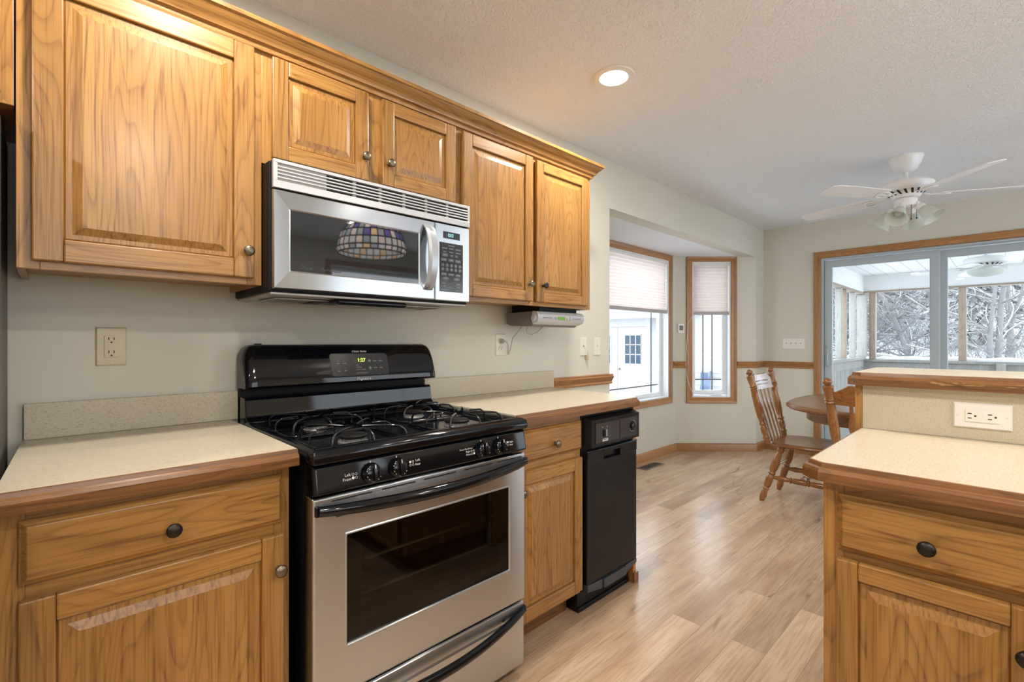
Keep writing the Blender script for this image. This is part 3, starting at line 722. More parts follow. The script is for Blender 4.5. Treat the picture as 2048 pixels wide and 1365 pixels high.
for i, (bx, by, br) in enumerate(((.652, -.545, .038), (1.040, -.545, .041), (.652, -.265, .035), (1.040, -.265, .035))):
    q = MB(); q.lathe([(br + .006, .001), (br + .005, .004), (br - .003, .005), (br - .003, .012), (br - .006, .0125)], (bx, by, .900), (0, 0, 1), 24, 1)
    for k in range(20):
        a = 2 * PI * k / 20; q.tube([(bx + (br - .002) * math.cos(a), by + (br - .002) * math.sin(a), .905), (bx + (br - .002) * math.cos(a), by + (br - .002) * math.sin(a), .912)], .0022, 5, 1)
    q.lathe([(br - .004, .0125), (br + .003, .014), (br + .0035, .020), (br - .002, .024), (.001, .0255)], (bx, by, .900), (0, 0, 1), 24, 0)
    q.build('burner', [BLACKM, ALU], t, smooth=40)
    # grate: wire base and fingers rising over the burner
    q = MB(); s_ = .128; sy = .130; zb = .9065; zt = .949
    ring = []
    for cx_, cy_, a0 in ((s_ - .03, sy - .03, 0), (-s_ + .03, sy - .03, 90), (-s_ + .03, -sy + .03, 180), (s_ - .03, -sy + .03, 270)):
        for k in range(5):
            a = math.radians(a0 + 90 * k / 4); ring.append((bx + cx_ + .03 * math.cos(a), by + cy_ + .03 * math.sin(a), zb))
    q.tube(ring, .0034, 7, cyc=True)
    for k in range(4):
        a = math.radians(45 + 90 * k)
        def P(r, z, da=0): return (bx + r * math.cos(a + da), by + r * math.sin(a + da), z)
        q.tube([P(.158, zb), P(.160, zb + .02), P(.155, zt - .012), P(.140, zt - .002), P(.115, zt), P(.07, zt), P(.028, zt - .003)], .0036, 7)
        a2 = math.radians(90 * k)
        def P2(r, z): return (bx + r * math.cos(a2), by + r * math.sin(a2), z)
        q.tube([P2(.128, zb), P2(.129, zb + .02), P2(.124, zt - .012), P2(.108, zt - .002), P2(.06, zt)], .0034, 7)
    q.build('grate', CAST, t, smooth=60)
# control panel with knobs
MR = frame((0, -.664, 0), (1, 0, 0), (0, 0, 1))
q = MB(MR)
q.loft([[(RX0 + .002, .808, 0), (RX1 - .002, .808, 0), (RX1 - .002, .884, 0), (RX0 + .002, .884, 0)], [(RX0, .810, .040), (RX1, .810, .040), (RX1, .882, .030), (RX0, .882, .030)], [(RX0 + .006, .816, .047), (RX1 - .006, .816, .047), (RX1 - .006, .878, .036), (RX0 + .006, .878, .036)]], 0)
cpn = q.build('knob_panel', BLACK, t, bevel=.003, seg=2)
kn = Vector((0, -math.cos(.175), math.sin(.175))); ku = Vector((0, math.sin(.175), math.cos(.175)))
PZ = lambda z: -.664 - (.047 - (z - .816) * .011 / .062)
for bx in (.626, .706, 1.018, 1.094):
    z = .843; Mk = frame((bx, PZ(z) - .0005, z), (1, 0, 0), ku)
    q = MB(Mk)
    q.lathe([(.0275, 0), (.0275, .004), (.0245, .008), (.0225, .018), (.019, .0205), (.001, .021)], (0, 0, 0), (0, 0, 1), 26)
    q.box(-.0045, .0045, -.021, .023, .012, .029)
    k_ = q.build('control_knob', BLACK, t, bevel=.0012, smooth=40)
    q = MB(Mk); q.box(-.001, .001, .012, .022, .0288, .0294); q.box(-.0012, .0012, .027, .032, .0002, .0008)
    q.build('pointer', INKW, k_)
    q = MB(Mk)
    for a in (200, 225, 160, 140, 300, 325):
        q.lathe([(.0012, 0), (.0012, .0006)], (.0215 * math.cos(math.radians(a)), .0215 * math.sin(math.radians(a)), .0185), (0, 0, 1), 6)
    q.build('dot_marking', INKW, k_)
def ptext(s, x, z, sz, align='CENTER'):
    text(s, sz, INKW, cpn, frame((x, PZ(z) - .0007, z), (1, 0, 0), ku), align=align, depth=.0001)
def ptdots(x, z, sel):
    q = MB(frame((x, PZ(z) - .0007, z), (1, 0, 0), ku))
    for i, (a, b_) in enumerate(((-1, 1), (1, 1), (-1, -1), (1, -1))):
        if i == sel: q.lathe([(.0036, 0), (.0036, .0006)], (a * .0045, b_ * .0045, 0), (0, 0, 1), 10)
        else: q.tube([(a * .0045 + .003 * math.cos(k * PI / 5), b_ * .0045 + .003 * math.sin(k * PI / 5), .0003) for k in range(10)], .0005, 4, cyc=True)
    q.build('burner_symbol', INKW, cpn)
ptext('Left', .560, .849, .0105); ptext('Front', .558, .838, .0105); ptdots(.579, .844, 2)
ptdots(.753, .846, 0); ptext('Left', .774, .852, .0095); ptext('Rear', .774, .841, .0095)
ptext('Power Plus Burner', .955, .855, .0068); ptext('Right', .962, .846, .0085); ptext('Front', .962, .837, .0085); ptdots(.981, .842, 3)
ptdots(1.132, .846, 1); ptext('Right', 1.153, .850, .0085); ptext('Rear', 1.153, .841, .0085)
# oven door
MO = frame((0, -.645, 0), (1, 0, 0), (0, 0, 1))
OX0, OX1, OZ0, OZ1 = RX0, RX1, .276, .802
WW = (.563, 1.148, .405, .690)
q = MB(MO)
q.loft([rc((OX0, OX1, OZ0, OZ1), 0), rc((OX0, OX1, OZ0, OZ1), .050), rc((OX0 + .004, OX1 - .004, OZ0 + .004, OZ1 - .004), .055), rc((WW[0] - .008, WW[1] + .008, WW[2] - .008, WW[3] + .008), .055), rc((WW[0] - .004, WW[1] + .004, WW[2] - .004, WW[3] + .004), .057), rc(WW, .053), rc(WW, .0)], 0, caps=False)
od = q.build('oven_door', STEEL, t, bevel=.002)
q = MB(MO); q.box(WW[0], WW[1], WW[2], WW[3], .044, .049); q.build('window_glass', OVENP, od)
q = MB(MO); q.ringframe(WW[0] + .045, WW[1] - .045, WW[2] + .03, WW[3] - .02, [(0, .040), (0, .0435), (.045, .0435), (.045, .040)], 0, 0); q.build('glass_border', BLACK, od)
q = MB(); q.box(.52, 1.18, -.612, -.16, .36, .362); q.box(.52, 1.18, -.162, -.16, .36, .72); q.box(.52, .522, -.612, -.16, .36, .72); q.box(1.178, 1.18, -.612, -.16, .36, .72)
q.build('oven_liner', CAVITY, t)
for zr in (.495, .59):
    q = MB()
    q.tube([(.53, -.655, zr), (1.17, -.655, zr)], .0022, 6); 
    for k in range(5): q.tube([(.53, -.655 + .008 * (k + 1), zr), (1.17, -.655 + .008 * (k + 1), zr)], .0012, 5)
    q.build('oven_rack', CHROME, t)
q = MB(MO)
for a, b_ in ((.520, .632), (.662, .770), (.800, .918), (.952, 1.072), (1.095, 1.208)): q.box(a, b_, .7865, .7905, .054, .0556)
q.box(.532, .70, .7445, .748, .054, .0556); q.box(1.05, 1.196, .7445, .748, .054, .0556)  # lower pair: dark strips standing for shade in the moulding below the handle
q.build('vent_slot', SLOT, od)
def barhandle(x0, x1, zc, sag, out, hh, parent, wbase):
    q = MB(MO); rings = []; n = 24
    for k in range(n + 1):
        f = k / n; x = x0 + (x1 - x0) * f; bow = math.sin(PI * f) ** .8
        w = wbase + .006 + out * bow; z = zc - sag * bow; h = hh * (.80 + .2 * bow); dpt = .013
        ring = []
        for a in range(10):
            an = 2 * PI * a / 10; ring.append((x, z + h / 2 * math.cos(an), w + dpt * math.sin(an)))
        rings.append(ring)
    q.loft(rings, 0, smooth=True)
    for x in (x0 + .006, x1 - .006): q.box(x - .012, x + .012, zc - hh * .34, zc + hh * .34, wbase - .002, wbase + .012)
    return q.build('handle', BLACK, parent, smooth=50)
barhandle(.482, 1.222, .772, .010, .046, .036, od, .055)
# storage drawer
q = MB(MO)
q.loft([rc((OX0, OX1, .040, .266), 0), rc((OX0, OX1, .040, .266), .044), rc((OX0 + .004, OX1 - .004, .044, .262), .050), rc((OX0 + .004, OX1 - .004, .044, .222), .050), rc((OX0 + .006, OX1 - .006, .050, .215), .053)], 0, caps=False); q.poly(rc((OX0 + .006, OX1 - .006, .050, .215), .053))
dw = q.build('storage_drawer', STEEL, t, bevel=.002)
barhandle(.482, 1.224, .240, .028, .044, .030, dw, .046)
q = MB(MO); q.lathe([(.007, 0), (.007, .003)], (1.128, .236, .049), (0, 0, 1), 10); q.build('screw_hole', SLOT, dw)
# backguard
q = MB()
def bg(z, y, x0, x1): return (z, y, x0, x1)
BX0, BX1 = .474, 1.244
q.box(BX0 + .004, BX1 - .010, -.045, -.012, .895, 1.150); q.build('backguard_frame', BLACKM, t, bevel=.004)
prof = [(-.02, 1.187), (-.070, 1.187), (-.084, 1.182), (-.096, 1.168), (-.110, 1.135), (-.123, 1.095), (-.131, 1.060), (-.132, 1.044), (-.126, 1.036), (-.02, 1.036)]
def bgslice(x, s):   # slices shrink towards the ends so the top corners round off
    return [(x, y, z) for y, z in [(-.02 + (yy + .02) * (1 - .10 * s), 1.036 + (zz - 1.036) * (1 - s * .30)) for yy, zz in prof]]
q = MB(); sl = []
for x, s_ in ((BX0, 1), (BX0 + .004, .62), (BX0 + .012, .30), (BX0 + .024, .09), (BX0 + .040, 0), (BX1 - .040, 0), (BX1 - .024, .09), (BX1 - .012, .30), (BX1 - .004, .62), (BX1, 1)): sl.append(bgslice(x, s_))
q.loft(sl, 0); bgo = q.build('backguard', BLACK, t, smooth=32)
q = MB(); q.loft([[(BX0 + .004, -.02, .895), (BX0 + .004, -.135, .905), (BX0 + .004, -.128, .925), (BX0 + .004, -.108, .940), (BX0 + .004, -.100, .995), (BX0 + .004, -.094, 1.004), (BX0 + .004, -.02, 1.006)],
                  [(BX1 - .010, -.02, .895), (BX1 - .010, -.135, .905), (BX1 - .010, -.128, .925), (BX1 - .010, -.108, .940), (BX1 - .010, -.100, .995), (BX1 - .010, -.094, 1.004), (BX1 - .010, -.02, 1.006)]], 0)
q.build('lower_backguard', BLACK, t, bevel=.004, seg=2)
# clock panel on the sloping face between z 1.066 and 1.152
pa, pb = Vector((0, -.1303, 1.063)), Vector((0, -.1045, 1.150)); sl_ = (pb - pa).normalized(); Lp = (pb - pa).length
MP = frame(pa, (1, 0, 0), sl_)
def rrect(u0, u1, v0, v1, r, n=4):
    pts = []
    for cx_, cy_, a0 in ((u1 - r, v1 - r, 0), (u0 + r, v1 - r, 90), (u0 + r, v0 + r, 180), (u1 - r, v0 + r, 270)):
        for k in range(n + 1):
            a = math.radians(a0 + 90 * k / n); pts.append((cx_ + r * math.cos(a), cy_ + r * math.sin(a)))
    return pts
PU0, PU1 = .768, 1.008
q = MB(MP); q.prism(rrect(PU0 - .004, PU1 + .004, -.002, Lp + .002, .016), -.012, .0015); rim = q.build('clock_panel', BLACK, bgo, bevel=.0012)
q = MB(MP); q.prism(rrect(PU0, PU1, .002, Lp - .002, .013), .001, .0022); fc = q.build('clock_face', PANELG, bgo)
q = MB(MP); q.box(.858, .908, .052, .074, .0022, .0026); dsp = q.build('clock_display', pbr('clock_window', (.05, .055, .02), .2), bgo)
def ct(s, u, v, sz, mat=INKG2, sh=0, par=None, w=.0028, align='CENTER', sx=1): text(s, sz, mat, par or bgo, frame(MP @ Vector((u, v, w)), (1, 0, 0), sl_), shear=sh, depth=.0002, align=align, sx=sx)
ct('1:27', .893, .0625, .020, LEDY, par=dsp, w=.0031)
ct('Classic Series', .888, Lp + .0085, .0125, INKW, .3, w=.002, sx=.9)
ct('Frigidaire', .893, -.0125, .0155, INKW, .35, w=.002, sx=1.05)
for u, v, s in ((.797, .052, 'Bake'), (.822, .052, 'Broil'), (.797, .022, 'Start'), (.822, .022, 'Off'), (.950, .058, 'Timer'), (.975, .058, 'Clock'), (.950, .030, 'Cook'), (.975, .030, 'Clean')):
    ct(s, u, v, .0068); ct('.', u, v + .012, .012)
for u, v in ((.927, .060), (.927, .030)):
    q = MB(MP); q.lathe([(.0075, 0), (.0075, .0006)], (u, v, .0022), (0, 0, 1), 16); kq = q.build('arrow_key', KEYM, bgo)
    q = MB(MP); d_ = 1 if v > .05 else -1; q.poly([(u - .0025, v - .002 * d_, .003), (u + .0025, v - .002 * d_, .003), (u, v + .0025 * d_, .003)]); q.build('arrow', INKW, kq)
for v, s in ((.043, 'On'), (.034, 'Preheat'), (.025, 'Door Locked')): ct('- ' + s, .866, v, .0066, align='LEFT')
ct('Self Cleaning Oven', .892, .011, .0064)
q = MB(); q.box(.522, .545, -.055, -.04, 1.185, 1.191); q.build('hinge_tab', BLACKM, bgo, bevel=.002)

# ------------------------------------------------------------------ wall plates
def plate(name, label, cat, M, w, h, mat, kind, group=None, loc=None):
    t = thing(name, label, cat, M.translation, group)
    q = MB(M); q.frustum((-w / 2, w / 2, -h / 2, h / 2), .0005, (-w / 2 + .004, w / 2 - .004, -h / 2 + .004, h / 2 - .004), .006, 0, True); q.build('cover_plate', mat, t)
    def slots(part, cy, horizontal=False):
        q = MB(M)
        for sx in (-1, 1): q.box(sx * .0063 - .0012, sx * .0063 + .0012, cy + .002, cy + .010, .0095, .0102)
        q.lathe([(.0026, 0), (.0026, .0007)], (0, cy - .005, .0095), (0, 0, 1), 8)
        q.build('socket_hole', SLOT, part)
    if kind == 'gfci':
        q = MB(M); q.box(-.0165, .0165, -.033, .033, .005, .0096); p = q.build('receptacle', mat, t, bevel=.0008)
        slots(p, .018); slots(p, -.022)
        q = MB(M); q.box(-.008, .008, .001, .0065, .0096, .011); q.build('reset_button', mat, p); q = MB(M); q.box(-.008, .008, -.008, -.0025, .0096, .011); q.build('test_button', mat, p)
        for v in (.049, -.049):
            q = MB(M); q.lathe([(.0025, 0), (.002, .001)], (0, v, .0058), (0, 0, 1), 8); q.build('screw', ALMOND, t)
    elif kind == 'duplex':
        for cy in (.019, -.019):
            q = MB(M); q.lathe([(.0165, 0), (.0165, .004)], (0, cy, .0055), (0, 0, 1), 20); p = q.build('receptacle', mat, t); slots(p, cy)
    elif kind[0] == 'switch':
        n = kind[1]
        for k in range(n):
            u = (k - (n - 1) / 2) * .046
            q = MB(M); q.prism([(u - .004, -.008), (u + .004, -.008), (u + .004, .010), (u - .004, .010)], .005, .008); s_ = q.build('switch_slot', ALMOND, t)
            q = MB(M); q.loft([[(u - .003, .000, .006), (u + .003, .000, .006), (u + .003, .006, .006), (u - .003, .006, .006)], [(u - .0025, .006, .018), (u + .0025, .006, .018), (u + .0025, .010, .017), (u - .0025, .010, .017)]], 0); q.build('toggle', GRAYP if n == 4 else mat, t)
            for v in (.03, -.03):
                q = MB(M); q.lathe([(.0022, 0), (.0018, .001)], (u, v, .0058), (0, 0, 1), 8); q.build('screw', ALMOND, t)
    return t
up = (0, 0, 1)
plate('outlet', 'ivory outlet with test buttons on the wall above the left countertop', 'outlet', frame((.135, 0, 1.183), (1, 0, 0), up), .074, .118, IVORY, 'gfci')
op = plate('outlet', 'almond outlet with a plug in it below the under-cabinet radio', 'outlet', frame((1.748, 0, 1.180), (1, 0, 0), up), .072, .118, ALMOND, 'duplex')
plate('light_switch', 'single almond toggle switch on the wall beside the bay opening', 'light switch', frame((2.620, 0, 1.163), (1, 0, 0), up), .072, .118, ALMOND, ('switch', 1))
plate('light_switch', 'four-gang white switch plate on the wall left of the sliding door', 'light switch', frame((XF, -.302, 1.172), (0, -1, 0), up), .215, .115, WHITEP, ('switch', 4))
plate('outlet', 'white outlet low on the bay wall above the baseboard', 'outlet', frame((4.215, .612, .285), (1, 0, 0), up), .072, .116, ALMOND, 'duplex')
plate('outlet', 'white horizontal outlet on the peninsula backsplash', 'outlet', Matrix.Translation((1.8525, -1.854, .992)) @ frame((0, 0, 0), (0, 0, 1), (0, 1, 0)), .071, .118, WHITEP, 'gfci')
# phone plate with dangling stub
MPh = frame((2.472, 0, 1.163), (1, 0, 0), up)
t = thing('phone_jack', 'almond phone plate with a short cord dangling, beside the single switch', 'phone jack', (2.472, 0, 1.163))
q = MB(MPh); q.frustum((-.036, .036, -.059, .059), .0005, (-.032, .032, -.055, .055), .006, 0, True); q.build('cover_plate', ALMOND, t)
q = MB(MPh); q.lathe([(.005, 0), (.005, .0008)], (.002, .004, .006), (0, 0, 1), 10); q.build('cord_hole', SLOT, t)
q = MB(MPh); q.tube([(.002, .004, .006), (.012, -.006, .02), (.024, -.035, .022), (.028, -.055, .018)], .0016, 6); cdx = q.build('phone_cord', ALMOND, t)
q = MB(MPh); q.box(.018, .038, -.086, -.053, .008, .022); q.build('connector', pbr('tan_plastic', (.55, .42, .28), .4), cdx, bevel=.002)
# wireless sensor on the slanted bay wall
MS = frame((5.517 - .812 * .70711, .812 * .70711, 1.337), (.70711, -.70711, 0), up)
t = thing('thermometer', 'small white digital thermometer on the bay wall beside the slim window', 'thermometer', MS.translation)
q = MB(MS); q.prism(rrect(-.034, .034, -.052, .052, .012), .0, .016); q.build('case', WHITEP, t, bevel=.003)
q = MB(MS); q.box(-.018, .022, -.022, .030, .0155, .0168); q.build('screen', pbr('grey_lcd', (.13, .14, .13), .3), t)

# ------------------------------------------------------------------ under-cabinet radio
t = thing('radio', 'silver and grey radio mounted under the right wall cabinet', 'radio', (1.94, -.2, 1.30))
q = MB(); q.box(1.79, 2.09, -.25, -.05, 1.352, 1.3885); q.build('mounting_bracket', BLACKM, t)
q = MB(); q.loft([[(1.762, -.235, 1.352), (1.762, -.035, 1.350), (1.762, -.035, 1.292), (1.762, -.07, 1.280), (1.762, -.215, 1.274), (1.762, -.245, 1.292), (1.762, -.252, 1.320)], [(2.120, -.235, 1.352), (2.120, -.035, 1.350), (2.120, -.035, 1.292), (2.120, -.07, 1.280), (2.120, -.215, 1.274), (2.120, -.245, 1.292), (2.120, -.252, 1.320)]], 0)
q.build('body', GRAYP, t, bevel=.003)
q = MB(); pr = [(-.230, 1.354), (-.262, 1.350), (-.272, 1.335), (-.275, 1.315), (-.268, 1.297), (-.235, 1.284), (-.225, 1.300)]
q.loft([[(1.757, y, z) for y, z in pr], [(2.130, y, z) for y, z in pr]], 0); fp = q.build('front_panel', SILVER, t, bevel=.003)
MRd = frame((0, -.2745, 1.318), (1, 0, 0), (0, .05, 1))
q = MB(MRd); q.box(1.905, 1.965, -.008, .008, 0, .0015); q.build('display', LCDG, fp)
q = MB(MRd)
for u0_, u1_ in ((1.79, 1.865), (2.02, 2.10)):
    n_ = 9
    for k in range(n_): q.box(u0_ + (u1_ - u0_) * k / n_, u0_ + (u1_ - u0_) * (k + .6) / n_, -.003, .003, 0, .0014)
q.box(2.003, 2.007, -.011, .011, 0, .0014)
for u in (1.878, 1.889, 1.978): q.box(u, u + .005, -.006, .004, 0, .0014)
q.build('button_row', pbr('button_grey', (.30, .31, .34), .4), fp)
q = MB(frame((0, -.2675, 1.342), (1, 0, 0), (0, .5, 1)))
for a, b_ in ((1.775, 1.82), (1.83, 1.852), (1.862, 1.99), (2.0, 2.05), (2.06, 2.115)): q.box(a, b_, -.005, .004, 0, .0016)
q.build('top_key', SILVER, fp)
q = MB(); q.lathe([(.018, 0), (.018, .006), (.013, .009), (.001, .0095)], (1.757, -.245, 1.318), (-1, 0, 0), 18); q.build('volume_dial', SILVER, t)
q = MB(); q.tube([(1.790, -.13, 1.284), (1.792, -.10, 1.255), (1.785, -.06, 1.215), (1.790, -.04, 1.165), (1.782, -.035, 1.135), (1.777, -.035, 1.128), (1.772, -.037, 1.138), (1.765, -.045, 1.180), (1.755, -.045, 1.196), (1.748, -.034, 1.200)], .0028, 7)
pc = q.build('power_cord', pbr('grey_cord', (.42, .41, .38), .45), t, smooth=60)
q = MB(frame((1.748, 0, 1.199), (1, 0, 0), up)); q.lathe([(.013, .0115), (.013, .022), (.009, .030), (.005, .036)], (0, 0, 0), (0, 0, 1), 14); q.build('plug', pbr('grey_plug', (.42, .42, .40), .4), pc, smooth=40)
q = MB(); q.tube([(1.80, -.16, 1.282), (1.798, -.15, 1.262), (1.813, -.14, 1.242), (1.855, -.13, 1.234), (1.89, -.14, 1.247), (1.92, -.16, 1.280)], .0024, 7); q.build('antenna_wire', bpy.data.materials['grey_cord'], t, smooth=60)

# ------------------------------------------------------------------ peninsula
MPn = frame((1.290, 0, 0), (0, -1, 0), (0, 0, 1))      # u=-y, v=z, w=-x
t = thing('peninsula_cabinet', 'oak peninsula base cabinet with drawer in the right foreground', 'cabinet', (1.57, -2.2, 0))
q = MB(); q.box(1.309, 1.850, -2.9, -1.607, .105, .8845, 1); q.build('carcass', [OAK[1], OAK[2]], t)
q = MB(); q.box(1.37, 1.850, -2.9, -1.62, 0, .105); q.build('toe_kick', EDGE[1], t)
q = MB(MPn)
for a, b_ in ((1.607, 1.648), (1.938, 1.99), (2.86, 2.9)): q.box(a, b_, .105, .8845, -.019, 0, 1)
for a, b_ in ((1.648, 1.938), (1.99, 2.86)):
    for c_, d_ in ((.105, .145), (.69, .755), (.845, .8845)): q.box(a, b_, c_, d_, -.019, 0, 0)
q.build('face_frame', [OAK[1], OAK[2]], t, bevel=.0012)
drawer(t, MPn, 1.636, 1.948, .732, .857, OAK[1], kn=(1.792, .787), kmat=KNOBD)
rdoor(t, MPn, 1.636, 1.948, .125, .713, OAK[1], OAK[2], .040, kn=(1.928, .631), kmat=KNOBD)
drawer(t, MPn, 1.98, 2.87, .732, .857, OAK[1], kn=(2.42, .787), kmat=KNOBD); rdoor(t, MPn, 1.98, 2.42, .125, .713, OAK[1], OAK[2], .045); rdoor(t, MPn, 2.43, 2.87, .125, .713, OAK[1], OAK[2], .045)
o = countertop('beige laminate peninsula countertop with clipped oak-edged corner, below the bar top', [(1.852, -1.583), (1.287, -1.583), (1.262, -1.612), (1.262, -2.9), (1.852, -2.9)],
               [(1.852, -1.583), (1.287, -1.583), (1.262, -1.612), (1.262, -2.9)], None, 1)
# half wall with laminate splash and oak end
t = struct(bpy.data.objects.new('wall_peninsula', None)); COL.objects.link(t)
q = MB(); q.box(1.862, 1.990, -2.9, -1.584, 0, 1.062); q.build('half_wall', WALLM, t)
q = MB(); q.box(1.8535, 1.8615, -2.9, -1.584, CT + .0005, 1.062); q.build('backsplash', LAM, t)
q = MB(); q.box(1.8535, 1.994, -1.5835, -1.564, 0, 1.062); q.build('end_cap', OAK[2], t, bevel=.002)
BT = 1.101
bp_ = [(1.838, -2.9), (1.838, -1.585), (1.862, -1.560), (2.235, -1.560), (2.262, -1.59), (2.262, -2.9)]
bt = countertop('raised beige laminate bar top with worn oak edge over the peninsula', bp_, bp_, None, -1, BT, name='bar_top')

q = MB(MPn); wr = random.Random(4)
for k in range(16):
    u = 1.74 + .22 * wr.random() ** 1.2; v = 1.074 + .012 * wr.random(); L_ = wr.uniform(.012, .035); h_ = wr.uniform(.0008, .0022)
    w_ = 1.290 - 1.8215
    q.poly([(u, v, w_), (u + L_ * .4, v - h_, w_), (u + L_, v - h_ * .3, w_), (u + L_ * .7, v + h_, w_), (u + L_ * .2, v + h_ * .8, w_)])
q.build('worn_patch', pbr('bare_worn_wood', (.42, .25, .09), .5), bt)
# ------------------------------------------------------------------ unseen opposite run, added behind the camera to shade the lower cabinets
MOp = frame((0, -2.80, 0), (-1, 0, 0), (0, 0, 1))
t = thing('added_cabinet_run', 'unseen oak base cabinet run added on the opposite side of the kitchen', 'cabinet', (.2, -3.1, 0))
q = MB(); q.box(-1.6, 1.20, -3.40, -2.82, .105, .8845, 1); q.build('carcass', [OAK[0], OAK[2]], t)
q = MB(); q.box(-1.58, 1.18, -3.38, -2.88, 0, .105); q.build('toe_kick', EDGE[0], t)
for k in range(5):
    a = -1.19 + k * .555; rdoor(t, MOp, a, a + .53, .125, .70, OAK[0], OAK[2]); drawer(t, MOp, a, a + .53, .73, .857, OAK[0], kn=(a + .265, .79), kmat=KNOBD)
countertop('unseen beige laminate countertop added on the opposite side of the kitchen', [(-1.62, -3.42), (1.20, -3.42), (1.20, -2.785), (-1.62, -2.785)], [(1.20, -2.785), (-1.62, -2.785)], None, 1)
# ------------------------------------------------------------------ floor register
t = thing('floor_register', 'bronze metal floor register in the bay beside the baseboard', 'floor vent', (4.14, .475, 0))
q = MB(); q.box(3.975, 4.305, .42, .53, .0005, .005); q.build('register_frame', pbr('register_tan', (.20, .17, .13), .4, .5), t, bevel=.002)
q = MB()
for k in range(22): q.box(3.995 + k * .0135, 3.995 + k * .0135 + .007, .437, .513, .0045, .0056)
q.build('louver', SLOT, t)

# ------------------------------------------------------------------ dining table
t = thing('dining_table', 'oval-cornered brown wood pedestal dining table behind the peninsula', 'table', (4.15, -1.5, 0))
def sup(a, b_, z, n=2.8, k=64): return [(4.15 + a * math.copysign(abs(math.cos(2 * PI * i / k)) ** (2 / n), math.cos(2 * PI * i / k)), -1.5 + b_ * math.copysign(abs(math.sin(2 * PI * i / k)) ** (2 / n), math.sin(2 * PI * i / k)), z) for i in range(k)]
q = MB(); q.loft([sup(.690, .710, .728), sup(.708, .728, .732), sup(.720, .740, .742), sup(.720, .740, .752), sup(.712, .732, .757), sup(.706, .726, .764), sup(.694, .714, .767)], 0, smooth=True); q.build('table_top', CHW[1], t, smooth=40)
q = MB(); q.loft([sup(.60, .62, .655), sup(.60, .62, .728)], 0, smooth=True); q.build('apron', CHW[1], t, smooth=40)
q = MB(); q.lathe([(.10, .12), (.13, .16), (.14, .24), (.09, .30), (.075, .36), (.11, .44), (.12, .54), (.09, .62), (.15, .655)], (4.15, -1.5, 0), (0, 0, 1), 24); q.build('pedestal', CHW[2], t, smooth=40)
for k in range(4):
    a = PI / 4 + k * PI / 2; q = MB(); c_, s_ = math.cos(a), math.sin(a)
    q.tube([(4.15 + c_ * r, -1.5 + s_ * r, z) for r, z in ((.06, .20), (.20, .19), (.32, .12), (.42, .045), (.46, .030))], [.045, .045, .038, .032, .030], 10); q.build('foot', CHW[2], t, smooth=60)

# ------------------------------------------------------------------ turned pressed-back chair
LEGP = [(0, .012), (.03, .015), (.10, .020), (.16, .017), (.20, .013), (.215, .019), (.235, .019), (.25, .015), (.27, .020), (.40, .0215), (.46, .0205), (.475, .015), (.49, .021), (.51, .021), (.53, .016), (.56, .020), (.66, .024), (.78, .019), (.87, .014), (.89, .021), (.93, .021), (.96, .019), (1, .019)]
LEGP = [(t, r * 1.22) for t, r in LEGP]
POSTP = [(0, .015), (.05, .016), (.07, .021), (.085, .021), (.10, .016), (.15, .0205), (.20, .0215), (.235, .015), (.25, .021), (.265, .021), (.28, .016), (.36, .021), (.50, .0225), (.64, .021), (.72, .0175), (.735, .024), (.75, .020), (.765, .024), (.78, .021), (.885, .0225), (.90, .0245), (.91, .0235), (.915, .012), (.925, .012), (.94, .019), (.96, .0215), (.975, .018), (.99, .010), (1, .003)]
POSTP = [(t, r * 1.22) for t, r in POSTP]
SPIN = [(0, .009), (.12, .0115), (.30, .015), (.36, .010), (.38, .014), (.40, .010), (.55, .0115), (.72, .0145), (.78, .016), (.84, .011), (.86, .014), (.90, .009), (1, .008)]
STRP = [(0, .009), (.06, .010), (.18, .017), (.30, .014), (.33, .011), (.345, .018), (.36, .018), (.375, .012), (.40, .0165), (.60, .0165), (.625, .012), (.64, .018), (.655, .018), (.67, .011), (.70, .014), (.82, .017), (.94, .010), (1, .009)]
STRP = [(t, r * 1.25) for t, r in STRP]
